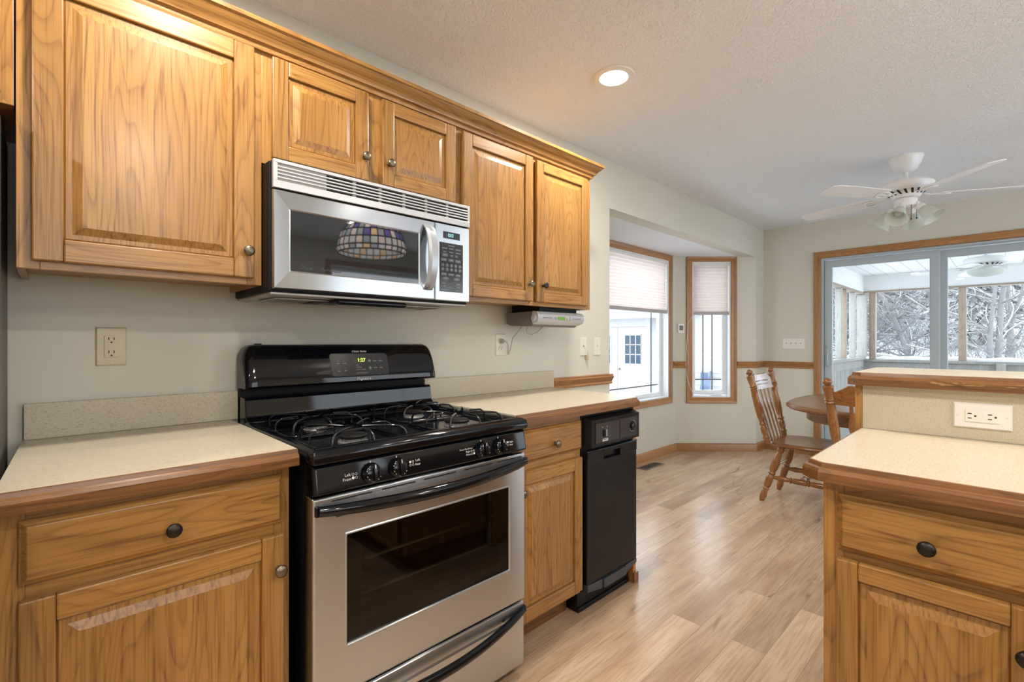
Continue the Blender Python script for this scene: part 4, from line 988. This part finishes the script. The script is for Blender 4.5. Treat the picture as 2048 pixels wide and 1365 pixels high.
def chair(label, loc, rz):
    t = thing('dining_chair', label, 'chair', (0, 0, 0), 'turned wooden chairs round the dining table')
    # seat: saddle slab, front is +y
    q = MB(); n = 40
    def out(sc, z):
        pts = []
        for k in range(n):
            a = 2 * PI * k / n; ca, sa = math.cos(a), math.sin(a)
            hx = .235 - .02 * (1 if sa < 0 else 0) * abs(sa); e = 2 / 2.9
            pts.append((sc * hx * math.copysign(abs(ca) ** e, ca), sc * (.215 if sa > 0 else .262) * math.copysign(abs(sa) ** e, sa), z))
        return pts
    q.loft([out(.90, .418), out(.97, .424), out(1, .436), out(.985, .447), out(.94, .452), out(.80, .447), out(.55, .439), out(.25, .438)], 0, smooth=True); q.build('seat', CHW[1], t, smooth=45)
    for sx in (-1, 1):
        q = MB(); q.turned((sx * .195, -.268, 0), (sx * .150, -.135, .428), LEGP); q.build('leg', CHW[2], t, smooth=50)
        q = MB(); q.turned((sx * .195, .225, 0), (sx * .155, .125, .428), LEGP); q.build('leg', CHW[2], t, smooth=50)
        q = MB(); q.turned((sx * .192, -.222, .438), (sx * .236, -.345, .985), POSTP); q.build('back_post', CHW[2], t, smooth=50)
        q = MB(); q.turned((sx * .176, -.210, .185), (sx * .178, .180, .185), STRP, 10); q.build('stretcher', CHW[1], t, smooth=50)
    q = MB(); q.turned((-.176, -.01, .185), (.176, -.01, .185), STRP, 10); q.build('stretcher', CHW[0], t, smooth=50)
    q = MB(); q.turned((-.166, -.185, .268), (.166, -.185, .268), [(0, .008), (.5, .010), (1, .008)], 8); q.build('stretcher', CHW[0], t, smooth=50)
    q = MB(); q.turned((-.166, .165, .245), (.166, .165, .245), STRP, 10); q.build('stretcher', CHW[0], t, smooth=50)
    lean = lambda z: -.222 - (z - .438) * .123 / .547
    for k in range(4):
        x = (-.105, -.035, .035, .105)[k]
        q = MB(); a_, b_ = Vector((x, -.218, .440)), Vector((x * 1.15, lean(.845) - .018, .845)); rings = []
        for f, hw in ((0, .008), (.08, .009), (.22, .013), (.34, .017), (.40, .011), (.44, .016), (.50, .013), (.56, .020), (.63, .025), (.68, .023), (.78, .015), (.90, .010), (1, .008)):
            c_ = a_ + (b_ - a_) * f; rings.append([c_ + Vector((hw * math.cos(2 * PI * j / 10), .0065 * math.sin(2 * PI * j / 10), 0)) for j in range(10)])
        q.loft(rings, 0, smooth=True); q.build('spindle', CHW[2], t, smooth=50)
    # crest rail, bowed back, shaped top
    q = MB(); rings = []; m_ = 24
    for k in range(m_ + 1):
        f = k / m_; x = -.225 + .45 * f; c_ = abs(2 * f - 1); bow = -.022 * (1 - c_ ** 2)
        zt_ = .905 + .034 * (1 - min(1, max(0, (c_ - .45) / .4)) ** 1.5) + (.010 * math.exp(-((c_ - .55) / .12) ** 2)); zb_ = .828 - .006 * (1 - c_)
        if c_ > .86: zt_ = .900
        yt, yb = lean(zt_) + bow, lean(zb_) + bow
        rings.append([(x, yb - .010, zb_), (x, yb + .010, zb_), (x, yt + .009, zt_ - .004), (x, yt, zt_), (x, yt - .009, zt_ - .004)])
    q.loft(rings, 0); cr = q.build('crest_rail', CHW[0], t, smooth=50)
    # pressed leaf sprig on the front of the crest rail
    q = MB()
    for sx in (-1, 1):
        for k in range(9):
            x = sx * (.012 + k * .0135); c_ = abs(x) / .225; yb_ = lambda z: lean(z) - .022 * (1 - c_ ** 2) + .0103
            for s2 in (-1, 1):
                z = .874 + s2 * .010; L_ = .0105
                dx, dz = sx * .005, s2 * .009
                pts = [(x, yb_(z), z - s2 * .004), (x + dx * .9 + sx * .003, yb_(z), z + dz * .4), (x + dx, yb_(z + dz), z + dz), (x + dx * .2, yb_(z), z + dz * .5)]
                q.poly(pts)
    q.build('pressed_sprig', pbr('pressed_dark', (.07, .03, .012), .5), cr)
    t.location = loc; t.rotation_euler = (0, 0, rz)
    return t
chair('turned wooden chair with full seat and legs in view, in front of the bay wall', (4.05, -.880, 0), PI)
chair('turned wooden chair seen from behind, its seat hidden by the peninsula', (3.625, -1.40, 0), -PI / 2)

# ------------------------------------------------------------------ ceiling fans
def ceiling_fan(label, loc, zc, dims, lights, cat_group, ang0, droop):
    x, y = loc
    t = thing('ceiling_fan', label, 'ceiling fan', (x, y, zc))
    q = MB(); q.lathe([(r, -h) for r, h in dims['canopy']], (x, y, zc), (0, 0, 1), 32); q.build('canopy', FANW, t, smooth=40)
    if dims.get('rod'): q = MB(); q.lathe([(.013, -dims['rod'][0]), (.013, -dims['rod'][1] + .01), (.024, -dims['rod'][1] + .004), (.026, -dims['rod'][1] - .006)], (x, y, zc), (0, 0, 1), 16); q.build('downrod', FANW, t, smooth=40)
    q = MB(); q.lathe([(r, -h) for r, h in dims['motor']], (x, y, zc), (0, 0, 1), 40); mo = q.build('motor_housing', FANW, t, smooth=35)
    vr, vh0, vh1 = dims['vent']
    q = MB()
    for k in range(18):
        a = 2 * PI * k / 18; b_ = a + .13
        q.poly([(x + (vr[0] + .001) * math.cos(a), y + (vr[0] + .001) * math.sin(a), zc - vh0), (x + (vr[0] + .001) * math.cos(b_), y + (vr[0] + .001) * math.sin(b_), zc - vh0),
                (x + (vr[1] + .001) * math.cos(b_ + .12), y + (vr[1] + .001) * math.sin(b_ + .12), zc - vh1), (x + (vr[1] + .001) * math.cos(a + .12), y + (vr[1] + .001) * math.sin(a + .12), zc - vh1)])
    q.build('vent_slot', SLOT, mo)
    zb = zc - dims['blade']
    for k in range(5):
        a = math.radians(ang0 + 72 * k); d = Vector((math.cos(a), math.sin(a), 0)); n_ = Vector((-math.sin(a), math.cos(a), 0))
        pit = math.radians(11); upv = Vector((0, 0, 1)); wv = n_ * math.cos(pit) + upv * math.sin(pit)
        c0 = Vector((x, y, zb))
        def pt(r, s, dz=0): return c0 + d * r + wv * s + upv * (dz - droop * max(0, r - .15) / .5)
        q = MB()
        outl = [(.185, -.050), (.30, -.058), (.50, -.066), (.62, -.064), (.655, -.050), (.665, 0), (.655, .050), (.62, .064), (.50, .066), (.30, .058), (.185, .050)]
        q.loft([[pt(r, s, 0) for r, s in outl], [pt(r, s, .006) for r, s in outl]], 0); bl = q.build('blade', FANW, t, bevel=.001)
        q = MB()
        q.loft([[pt(.075, -.016, .012), pt(.075, .016, .012), pt(.075, .016, .018), pt(.075, -.016, .018)], [pt(.13, -.013, -.006), pt(.13, .013, -.006), pt(.13, .013, 0), pt(.13, -.013, 0)], [pt(.18, -.03, -.006), pt(.18, .03, -.006), pt(.18, .03, 0), pt(.18, -.03, 0)]], 0)
        q.tube([pt(.20 + .035 * math.cos(j * PI / 8), .038 * math.sin(j * PI / 8), -.006) for j in range(16)], .006, 6, cyc=True)
        q.tube([pt(.16, 0, -.004), pt(.235, 0, -.005)], .006, 6)
        q.build('blade_iron', FANW, bl, smooth=50)
    if lights == 4:
        q = MB(); q.lathe([(.05, -.275), (.062, -.285), (.064, -.325), (.055, -.340), (.030, -.352), (.001, -.356)], (x, y, zc), (0, 0, 1), 28); sw = q.build('switch_housing', FANW, t, smooth=40)
        for k in range(4):
            a = math.radians(168 + 90 * k); d = Vector((math.cos(a), math.sin(a), 0)); s0 = Vector((x, y, zc - .325)) + d * .045
            ax = (d * .64 + Vector((0, 0, -.77))).normalized(); s1 = s0 + d * .024 + Vector((0, 0, -.012))
            q = MB(); q.tube([s0, s0 + d * .02, s1], .016, 10); q.lathe([(.018, 0), (.026, .010), (.028, .028), (.024, .032)], s1, ax, 18); ar = q.build('lamp_arm', FANW, t, smooth=45)
            q = MB(); q.lathe([(.024, .026), (.030, .040), (.038, .065), (.044, .090), (.052, .112), (.066, .128), (.064, .129), (.050, .113), (.042, .090), (.036, .065), (.028, .040)], s1, ax, 24, caps=False); q.build('lamp_shade', FROST, ar, smooth=60)
            q = MB(); q.lathe([(.012, .03), (.012, .045), (.024, .07), (.022, .085), (.001, .095)], s1, ax, 14); q.build('bulb', pbr('bulb_white', (.75, .75, .72), .3) if 'bulb_white' not in bpy.data.materials else bpy.data.materials['bulb_white'], ar, smooth=60)
        for k, (a, L_) in enumerate(((290, .075), (215, .09))):
            d = Vector((math.cos(math.radians(a)), math.sin(math.radians(a)), 0)) * .058; p0 = Vector((x, y, zc - .335)) + d
            q = MB(); q.tube([p0, p0 - Vector((0, 0, L_))], .0013, 5); q.lathe([(.001, 0), (.004, .004), (.004, .010), (.001, .014)], p0 - Vector((0, 0, L_ + .012)), (0, 0, 1), 8); q.build('pull_chain', SLOT, t)
    else:
        q = MB(); q.lathe([(r, -h) for r, h in dims['bowl']], (x, y, zc), (0, 0, 1), 32); q.build('light_bowl', FROST, t, smooth=50)
    return t
ceiling_fan('white five-blade ceiling fan with four glass lamps over the dining table', (4.156, -1.424), H,
            dict(canopy=[(.001, 0), (.094, .0), (.094, .012), (.089, .018), (.085, .04), (.072, .062), (.062, .085), (.042, .100), (.020, .104)], rod=(.10, .155),
                 motor=[(.026, .150), (.05, .152), (.112, .166), (.140, .178), (.150, .190), (.150, .214), (.142, .226), (.112, .236), (.095, .242), (.084, .262), (.070, .276), (.05, .278)], vent=((.112, .084), .237, .262), blade=.262), 4, None, 78, .012)

# ------------------------------------------------------------------ recessed lights and the stained glass pendant
GLOW = pbr('lamp_diffuser', (.9, .9, .88), .5, emit=(1, .95, .86), estr=14)
def can(label, x, y, power=LAMP, col=(1, .92, .82)):
    t = thing('recessed_light', label, 'ceiling light', (x, y, H - .003), 'recessed ceiling lights')
    q = MB(); q.lathe([(.060, -.002), (.066, -.010), (.078, -.012), (.092, -.007), (.095, -.0005), (.060, -.0006)], (x, y, H), (0, 0, 1), 40, caps=False); q.build('trim_ring', WHITEP, t, smooth=40)
    q = MB(); q.lathe([(.001, -.004), (.062, -.004)], (x, y, H), (0, 0, 1), 32, caps=False); q.build('diffuser', GLOW, t)
    L = bpy.data.lights.new('can_lamp', 'AREA'); L.shape = 'DISK'; L.size = .12; L.energy = power; L.color = col
    o = bpy.data.objects.new('can_lamp', L); COL.objects.link(o); o.parent = t; o.location = (0, 0, -.012)
    return t
can('lit round recessed light in the ceiling in front of the wall cabinets', 1.90, -.622)
for i, (x, y) in enumerate(((.30, -.72), (.40, -2.55), (-1.2, -1.25), (-1.2, -2.6), (2.3, -3.6), (.55, -3.9))):  # first can continues the row; the rest are added unseen for room light
    can('unseen lit round recessed light in the other part of the kitchen ceiling', x, y)
t = thing('pendant_lamp', 'stained glass bowl pendant hanging over the bar, seen mirrored in the microwave door', 'pendant lamp', (1.80, -2.30, 2.10))
GL = [sheer('stained_glass_%d' % i, c, .6) for i, c in enumerate(((.14, .12, .42), (.62, .66, .74), (.80, .55, .36), (.34, .38, .48), (.75, .66, .70)))]
q = MB(); prf = [(.05, 2.115), (.12, 2.105), (.185, 2.075), (.225, 2.03), (.25, 1.97), (.262, 1.91), (.25, 1.875)]; ns = 30
for i in range(len(prf) - 1):
    for k in range(ns):
        a0, a1 = 2 * PI * (k + .06) / ns, 2 * PI * (k + .94) / ns; (r0, z0), (r1, z1) = prf[i], prf[i + 1]
        f0, f1 = .07, .93; ra, za = r0 + (r1 - r0) * f0, z0 + (z1 - z0) * f0; rb, zb_ = r0 + (r1 - r0) * f1, z0 + (z1 - z0) * f1
        if (k + i) % 3 == 0: mi = R.choice((2, 4))
        elif i in (2, 3): mi = R.choice((0, 0, 3))
        else: mi = R.choice((1, 1, 3))
        q.poly([(1.80 + r * math.cos(a), -2.30 + r * math.sin(a), z) for r, a, z in ((ra, a0, za), (ra, a1, za), (rb, a1, zb_), (rb, a0, zb_))], mi)
q.build('glass_mosaic', GL, t)
q = MB()
for r, z in prf: q.tube([(1.80 + r * math.cos(2 * PI * k / 30), -2.30 + r * math.sin(2 * PI * k / 30), z) for k in range(30)], .006, 5, cyc=True)
for k in range(ns): q.tube([(1.80 + r * math.cos(2 * PI * k / ns), -2.30 + r * math.sin(2 * PI * k / ns), z) for r, z in prf], .005, 5)
q.build('leading', pbr('dark_leading', (.02, .018, .015), .5), t)
q = MB(); q.tube([(1.80, -2.30, 2.11), (1.80, -2.30, H)], .006); q.lathe([(.05, 0), (.05, -.02), (.02, -.03)], (1.80, -2.30, H), (0, 0, 1), 20); q.build('stem', KNOBD, t)

L = bpy.data.lights.new('pendant_bulb', 'POINT'); L.energy = 14; L.color = (1, .88, .70); L.shadow_soft_size = .04
o = bpy.data.objects.new('pendant_bulb', L); COL.objects.link(o); o.parent = t; o.location = (0, 0, -.07)
# ------------------------------------------------------------------ screened porch
PX0, PX1, PY0, PY1, PZ0 = 5.90, 9.95, -.20, -4.6, -.06
q = MB(); q.box(PX0 - .03, PX1 + .1, PY1, PY0 + .1, PZ0 - .1, PZ0); struct(q.build('floor.001', WEATH))
q = MB(); q.box(PX0 - .03, PX1 + .15, PY1, PY0 + .12, 2.30, 2.36)
for k in range(26): q.box(PX0, PX1, PY1 + .17 * k, PY1 + .17 * k + .004, 2.2985, 2.30, 1)
struct(q.build('ceiling.002', [PORCHW, GRAYP]))
t = struct(bpy.data.objects.new('wall_porch_back', None)); COL.objects.link(t)
q = MB(); q.box(PX1, PX1 + .10, PY1, PY0 + .12, 2.04, 2.30); q.build('header', PORCHW, t)
q = MB(); q.box(PX1 - .02, PX1 + .1, PY1, PY0 + .1, 2.015, 2.04); q.build('header_edge', POSTW, t)
q = MB(); q.box(PX1 - .03, PX1 + .11, PY1, PY0 + .1, .855, .895); q.build('sill', WEATH, t)
q = MB(); q.box(PX1, PX1 + .04, PY1, PY0 + .1, .70, .855); q.build('rail_board', WEATH, t)
q = MB(); q.box(PX1 + .01, PX1 + .05, PY1, PY0 + .1, PZ0, .70); q.build('kick_board', WEATH, t)
t2 = struct(bpy.data.objects.new('wall_porch_left', None)); COL.objects.link(t2)
q = MB(); q.box(PX0, PX1, PY0, PY0 + .10, 2.02, 2.30); q.build('header', PORCHW, t2)
q = MB(); q.box(PX0, PX1, PY0 - .015, PY0 + .1, 1.985, 2.02); q.build('header_edge', POSTW, t2)
q = MB(); q.box(PX0, PX1, PY0 - .03, PY0 + .11, .89, .93); q.build('sill', WEATH, t2)
q = MB(); q.box(PX0, PX1, PY0, PY0 + .04, .76, .89); q.build('rail_board', WEATH, t2)
q = MB()
for k in range(62): q.box(PX0 + .02 + k * .065, PX0 + .066 + k * .065, PY0 + .01, PY0 + .03, PZ0, .76)
q.build('baluster_boards', WEATH, t2)
def post(label, x0, x1, y0, y1, m): 
    q = MB(); q.box(x0, x1, y0, y1, .8955, 2.0145); o = q.build('porch_post', m, rootloc=((x0 + x1) / 2, (y0 + y1) / 2, .8955), bevel=.004); tag(o, label, 'post', 'porch screen posts'); return o
post('brown wooden post in the porch back wall behind the sliding door', PX1, PX1 + .09, -1.465, -1.375, POSTW)
post('weathered porch corner post, grey with a brown edge', PX1 - .0, PX1 + .09, -.36, -.27, POSTW)
q = MB(); q.box(PX1 - .12, PX1, PY0 - .05, PY0 + .08, .935, 1.98); o = q.build('porch_post', WEATH, rootloc=(PX1 - .06, PY0, .935), bevel=.004); tag(o, 'pale grey porch corner post beside the brown one', 'post', 'porch screen posts')
q = MB(); q.box(8.66, 8.72, PY0, PY0 + .08, .935, 1.98); o = q.build('porch_post', POSTW, rootloc=(8.69, PY0, .935), bevel=.004); tag(o, 'thin brown post in the left porch screen wall', 'post', 'porch screen posts')
q = MB(); q.box(9.27, 9.35, PY0, PY0 + .08, .935, 1.98); o = q.build('porch_post', WEATH, rootloc=(9.33, PY0, .935), bevel=.004); tag(o, 'pale weathered post in the left porch screen wall near the corner', 'post', 'porch screen posts')
q = MB(); q.box(8.38, 8.44, PY0, PY0 + .08, .935, 1.98); o = q.build('porch_post', WEATH, rootloc=(8.42, PY0, .935), bevel=.004); tag(o, 'pale weathered post in the left porch screen wall nearest the house', 'post', 'porch screen posts')
q = MB(); q.box(PX1 - .06, PX1 - .03, -1.88, -1.78, .70, .868); o = q.build('rail_block', WEATH, rootloc=(PX1 - .04, -1.83, .70), bevel=.004); tag(o, 'short weathered block on the porch back rail', 'board')
# snow lying on the outer ledge
q = MB(); n_ = 60; rings = []
for k in range(n_ + 1):
    y = PY1 + (PY0 + .05 - PY1) * k / n_; h_ = .045 + .012 * math.sin(k * .9) + R.uniform(-.004, .006)
    if k > n_ - 4: h_ *= .4
    rings.append([(PX1 + .112, y, .875), (PX1 + .112, y, .895 + h_ * .6), (PX1 + .16, y, .90 + h_), (PX1 + .25, y, .90 + h_ * .9), (PX1 + .30, y, .875)])
q.loft(rings, 0, smooth=True); o = q.build('snow_drift', SNOW, rootloc=(PX1 + .2, -2, .875), smooth=60); tag(o, 'long drift of snow lying along the porch ledge outside', 'snow', kind='stuff')
q = MB(); q.box(PX1 + .111, PX1 + .32, PY1, PY0 + .1, .83, .875); o = q.build('ledge', WEATH, rootloc=(PX1 + .2, -2, .83)); tag(o, 'weathered outer ledge under the snow drift behind the porch', 'ledge')
ceiling_fan('white ceiling fan with round bowl light on the screened porch', (7.9, -1.72), 2.30,
            dict(canopy=[(.001, 0), (.06, 0), (.06, .01), (.04, .03), (.016, .04)], rod=(.03, .095),
                 motor=[(.026, .09), (.10, .105), (.185, .125), (.195, .140), (.195, .170), (.185, .185), (.12, .20), (.10, .225), (.07, .24), (.07, .265)], vent=((.15, .11), .195, .215), blade=.235,
                 bowl=[(.16, .262), (.165, .275), (.15, .305), (.11, .328), (.06, .340), (.001, .343)]), 0, None, 20, .03)

# ------------------------------------------------------------------ outdoors
b = MB(); b.box(-40, 2.4, -45, -4.9, -.6, -.5); b.box(-40, XB - .2, -4.9, 45, -.6, -.5); b.box(2.4, 60, -75, -40, -.6, -.5); struct(b.build('snowy_ground', SNOW))
q = MB(); nx, ny = 36, 30; gv = []
def gz(x, y):
    z = -.5
    if x > 20: z += (min(x, 75) - 20) ** 1.25 * (.075 + .004 * max(-6, min(14, y)))
    return z + .05 * math.sin(x * .9) * math.cos(y * .7)
for i in range(nx + 1):
    x = 2.4 + (95 - 2.4) * (i / nx) ** 1.5
    gv.append([q.v((x, -40 + 85 * j / ny, gz(x, -40 + 85 * j / ny))) for j in range(ny + 1)])
for i in range(nx):
    for j in range(ny): q.face([gv[i][j], gv[i + 1][j], gv[i + 1][j + 1], gv[i][j + 1]], 0, True)
struct(q.build('snowy_ground', SNOW))
# garage: wall faces the house across the yard
GX = 11.2
t = thing('garage', 'white clapboard outbuilding with double doors, seen through the bay window', 'building', (GX + 2, 6, -.5))
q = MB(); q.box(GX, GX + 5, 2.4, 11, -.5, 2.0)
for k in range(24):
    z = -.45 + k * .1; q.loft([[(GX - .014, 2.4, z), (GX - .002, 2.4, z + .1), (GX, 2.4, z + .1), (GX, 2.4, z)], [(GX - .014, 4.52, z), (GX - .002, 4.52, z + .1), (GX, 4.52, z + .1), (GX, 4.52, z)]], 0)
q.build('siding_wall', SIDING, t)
q = MB(); q.box(GX - .05, GX, 4.52, 6.6, 1.58, 1.80); q.box(GX - .06, GX, 4.52, 4.63, -.5, 1.58); q.build('door_casing', GARDOOR, t, bevel=.004)
q = MB(); q.box(GX - .42, GX, 3.2, 11, 1.80, 1.86); q.box(GX - .44, GX - .40, 3.2, 11, 1.78, 1.98); q.build('eave', SIDING, t)
q = MB(); q.loft([[(GX - .5, 3.1, 1.95), (GX - .5, 3.1, 2.1), (GX + 2.5, 3.1, 4.3), (GX + 5.4, 3.1, 2.1), (GX + 5.4, 3.1, 1.95)], [(GX - .5, 11, 1.95), (GX - .5, 11, 2.1), (GX + 2.5, 11, 4.3), (GX + 5.4, 11, 2.1), (GX + 5.4, 11, 1.95)]], 0); q.build('snowy_roof', SNOW, t)
for y1, y0, side in ((5.50, 4.64, 0), (6.37, 5.51, 1)):
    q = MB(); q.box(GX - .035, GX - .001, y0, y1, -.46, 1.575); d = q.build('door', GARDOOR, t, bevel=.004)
    w0, w1 = (y0 + .14, y1 - .22) if not side else (y0 + .22, y1 - .14)
    q = MB(); q.box(GX - .042, GX - .034, w0, w1, .585, 1.36); q.build('pane', BLUEGL, d)
    q = MB()
    for k in range(4):
        yy = w0 + (w1 - w0) * k / 3; q.box(GX - .050, GX - .040, yy - .012, yy + .012, .57, 1.375)
        zz = .585 + .775 * k / 3; q.box(GX - .0505, GX - .0395, w0 - .012, w1 + .012, zz - .012, zz + .012)
    q.build('window_grille', GARDOOR, d)
    if not side:
        q = MB(); q.lathe([(.012, 0), (.012, .03), (.032, .04), (.028, .07), (.001, .075)], (GX - .035, y1 - .07, .44), (-1, 0, 0), 14); q.build('knob', KNOBM, d, smooth=50)
t = thing('folding_chair', 'blue folded lawn chair leaning on the outbuilding, seen through the slim bay window', 'chair', (GX - .3, 3.0, -.5))
for k in range(2):
    q = MB(); yy = 2.92 + k * .20; q.tube([(GX - .32, yy, -.48), (GX - .10, yy, .50)], .016); q.build('frame_tube', BLUECH, t)
q = MB()
for k in range(7): q.box(GX - .23 + .012 * 0, GX - .20, 2.94 + k * .025, 2.957 + k * .025, -.25, .45)
q.build('seat_slat', BLUECH, t)

# woods
def tube_branch(mb, p, d, L, r, depth, rnd, mat=0):
    pts = [p]; rr = [r]; n = 4 if depth > 1 else 3
    for k in range(n):
        d = (d + Vector((rnd.uniform(-.22, .22), rnd.uniform(-.22, .22), rnd.uniform(-.12, .16)))).normalized()
        p = p + d * (L / n); pts.append(p); rr.append(r * (1 - .55 * (k + 1) / n))
    mb.tube(pts, rr, 5 if r > .02 else 4, mat)
    if depth <= 0: return
    for k in range(rnd.randint(3, 5)):
        i = rnd.randint(1, n); q0 = pts[i]
        a = rnd.uniform(0, 2 * PI); side = Vector((math.cos(a), math.sin(a), rnd.uniform(-.05, .7)))
        tube_branch(mb, q0, (d * .5 + side).normalized(), L * rnd.uniform(.42, .68), max(.0045, rr[i] * .55), depth - 1, rnd, mat)
def make_tree(seed, h):
    rnd = random.Random(seed); q = MB(); p = Vector((0, 0, -.3)); d = Vector((rnd.uniform(-.12, .12), rnd.uniform(-.12, .12), 1)); pts = [p]; rr = [.10]
    n = 9
    for k in range(n):
        d = (d + Vector((rnd.uniform(-.13, .13), rnd.uniform(-.13, .13), 0))).normalized(); p = p + d * (h / n); pts.append(p); rr.append(.10 * (1 - .85 * (k + 1) / n))
    q.tube(pts, rr, 7)
    for k in range(26):
        i = rnd.randint(1, n); a = rnd.uniform(0, 2 * PI)
        tube_branch(q, pts[i], Vector((math.cos(a), math.sin(a), rnd.uniform(.05, .8))).normalized(), rnd.uniform(.18, .34) * h, max(.012, rr[i] * .42), 2, rnd)
    t = thing('tree', 'bare snow-dusted tree in the woods beyond the screened porch', 'tree', (0, 0, 0), 'bare trees in the woods')
    o = q.build('branches', BARK, t); return t
def make_ever(seed, h):
    rnd = random.Random(seed); q = MB(); 
    t = thing('evergreen_tree', 'dark snow-dusted evergreen in the woods beyond the screened porch', 'tree', (0, 0, 0), 'evergreens in the woods')
    q.tube([(0, 0, -.3), (0, 0, h)], [.16, .02], 7); q.build('trunk', BARK, t)
    q = MB()
    for k in range(900):
        f = rnd.random() ** .8; z = .6 + (h - .6) * f; rad = (1 - f) * h * .21 * rnd.uniform(.25, 1.08) + .08; a = rnd.uniform(0, 2 * PI); s = rnd.uniform(.16, .42)
        c0 = Vector((rad * math.cos(a), rad * math.sin(a), z - rad * .28)); out = Vector((math.cos(a), math.sin(a), -.35 + rnd.uniform(-.3, .3))).normalized(); sd = Vector((-math.sin(a), math.cos(a), rnd.uniform(-.5, .5))).normalized()
        q.poly([c0 - out * s, c0 + sd * s * .45, c0 + out * s * .9, c0 - sd * s * .45])
    q.build('foliage', NEEDLE, t); return t
def dup(src, loc, rz, sc):
    r_ = src.copy(); COL.objects.link(r_); r_.location = loc; r_.rotation_euler = (0, 0, rz); r_.scale = (sc,) * 3
    for ch in list(src.children):
        c_ = ch.copy(); COL.objects.link(c_); c_.parent = r_
    return r_
def place(protos, spots):
    used = set()
    for i, (x, y, sc) in enumerate(spots):
        p = protos[i % len(protos)]; rz = R.uniform(0, 6.28); z = gz(x, y)
        if i < len(protos): p.location = (x, y, z); p.rotation_euler = (0, 0, rz); p.scale = (sc,) * 3
        else: dup(p, (x, y, z), rz, sc)
trees = [make_tree(s, h) for s, h in ((3, 8.0), (11, 9.0), (21, 7.0), (35, 8.5))]
sp = []
for i in range(64):
    x = 21 + 44 * (i / 64) ** 1.1; a = math.radians(R.uniform(-3.0, 15.5)); y = -1.905 + x * math.tan(a)
    if x < 18 and y > 1.8: y = R.uniform(-2.5, 1.5)
    sp.append((x, y, R.uniform(.75, 1.2)))
place(trees, sp)
ever = [make_ever(s, h) for s, h in ((5, 9.0), (8, 11.0))]
sp = []
for i in range(20):
    x = 30 + 34 * i / 20; a = math.radians(R.uniform(2.5, 15)) if i > 1 else math.radians((2.2, 1.6)[i]); sp.append((x, -1.905 + x * math.tan(a), R.uniform(.8, 1.25)))
place(ever, sp)
q = MB(); rnd = random.Random(5)
for k in range(2600):
    x = 19 + 36 * rnd.random() ** .8; a = math.radians(rnd.uniform(-3, 15.5)); y = -1.905 + x * math.tan(a)
    if x < 17 and y > 1.9: continue
    z = gz(x, y); L_ = rnd.uniform(.7, 2.6); an = rnd.uniform(0, 2 * PI); d = Vector((math.cos(an) * .55, math.sin(an) * .55, rnd.uniform(.1, 1))).normalized()
    p = Vector((x, y, z)); m_ = p + d * L_ * .5 + Vector((0, 0, .1)); e = p + d * L_ + Vector((rnd.uniform(-.3, .3), rnd.uniform(-.3, .3), rnd.uniform(-.3, .2))); r_ = rnd.uniform(.005, .013)
    q.tube([p, m_, e], [r_, r_ * .8, r_ * .4], 4)
    m2 = m_ + Vector((rnd.uniform(-.6, .6), rnd.uniform(-.6, .6), rnd.uniform(.0, .6))); q.tube([m_, m2], [r_ * .7, r_ * .3], 4)
o = q.build('undergrowth', BRUSHM); tag(o, 'tangle of snowy twigs filling the floor of the woods', 'undergrowth', kind='stuff')
for i, (x, y, rz, L_, r_, z) in enumerate(((14.6, .75, 1.9, 2.6, .07, .62), (15.4, .9, 1.2, 3.0, .08, .72), (14.9, .35, 2.5, 2.2, .06, .90))):
    q = MB(); d = Vector((math.cos(rz) * .35, math.sin(rz), .12)).normalized(); p = Vector((x, y, z - .1))
    q.tube([p - d * L_ / 2, p - d * L_ * .1 + Vector((0, 0, .05)), p + d * L_ / 2], [r_, r_ * .9, r_ * .6], 8); q.tube([p - d * .3, p - d * .4 + Vector((.1, .1, -1.15 - z * .2))], [r_ * .8, r_ * .6], 6)
    o = q.build('fallen_branch', BARK, rootloc=(x, y, -.5)); tag(o, ('lowest', 'middle', 'topmost')[i] + ' of three fallen snow-covered branches beyond the porch', 'branch', 'fallen branches in the snow')
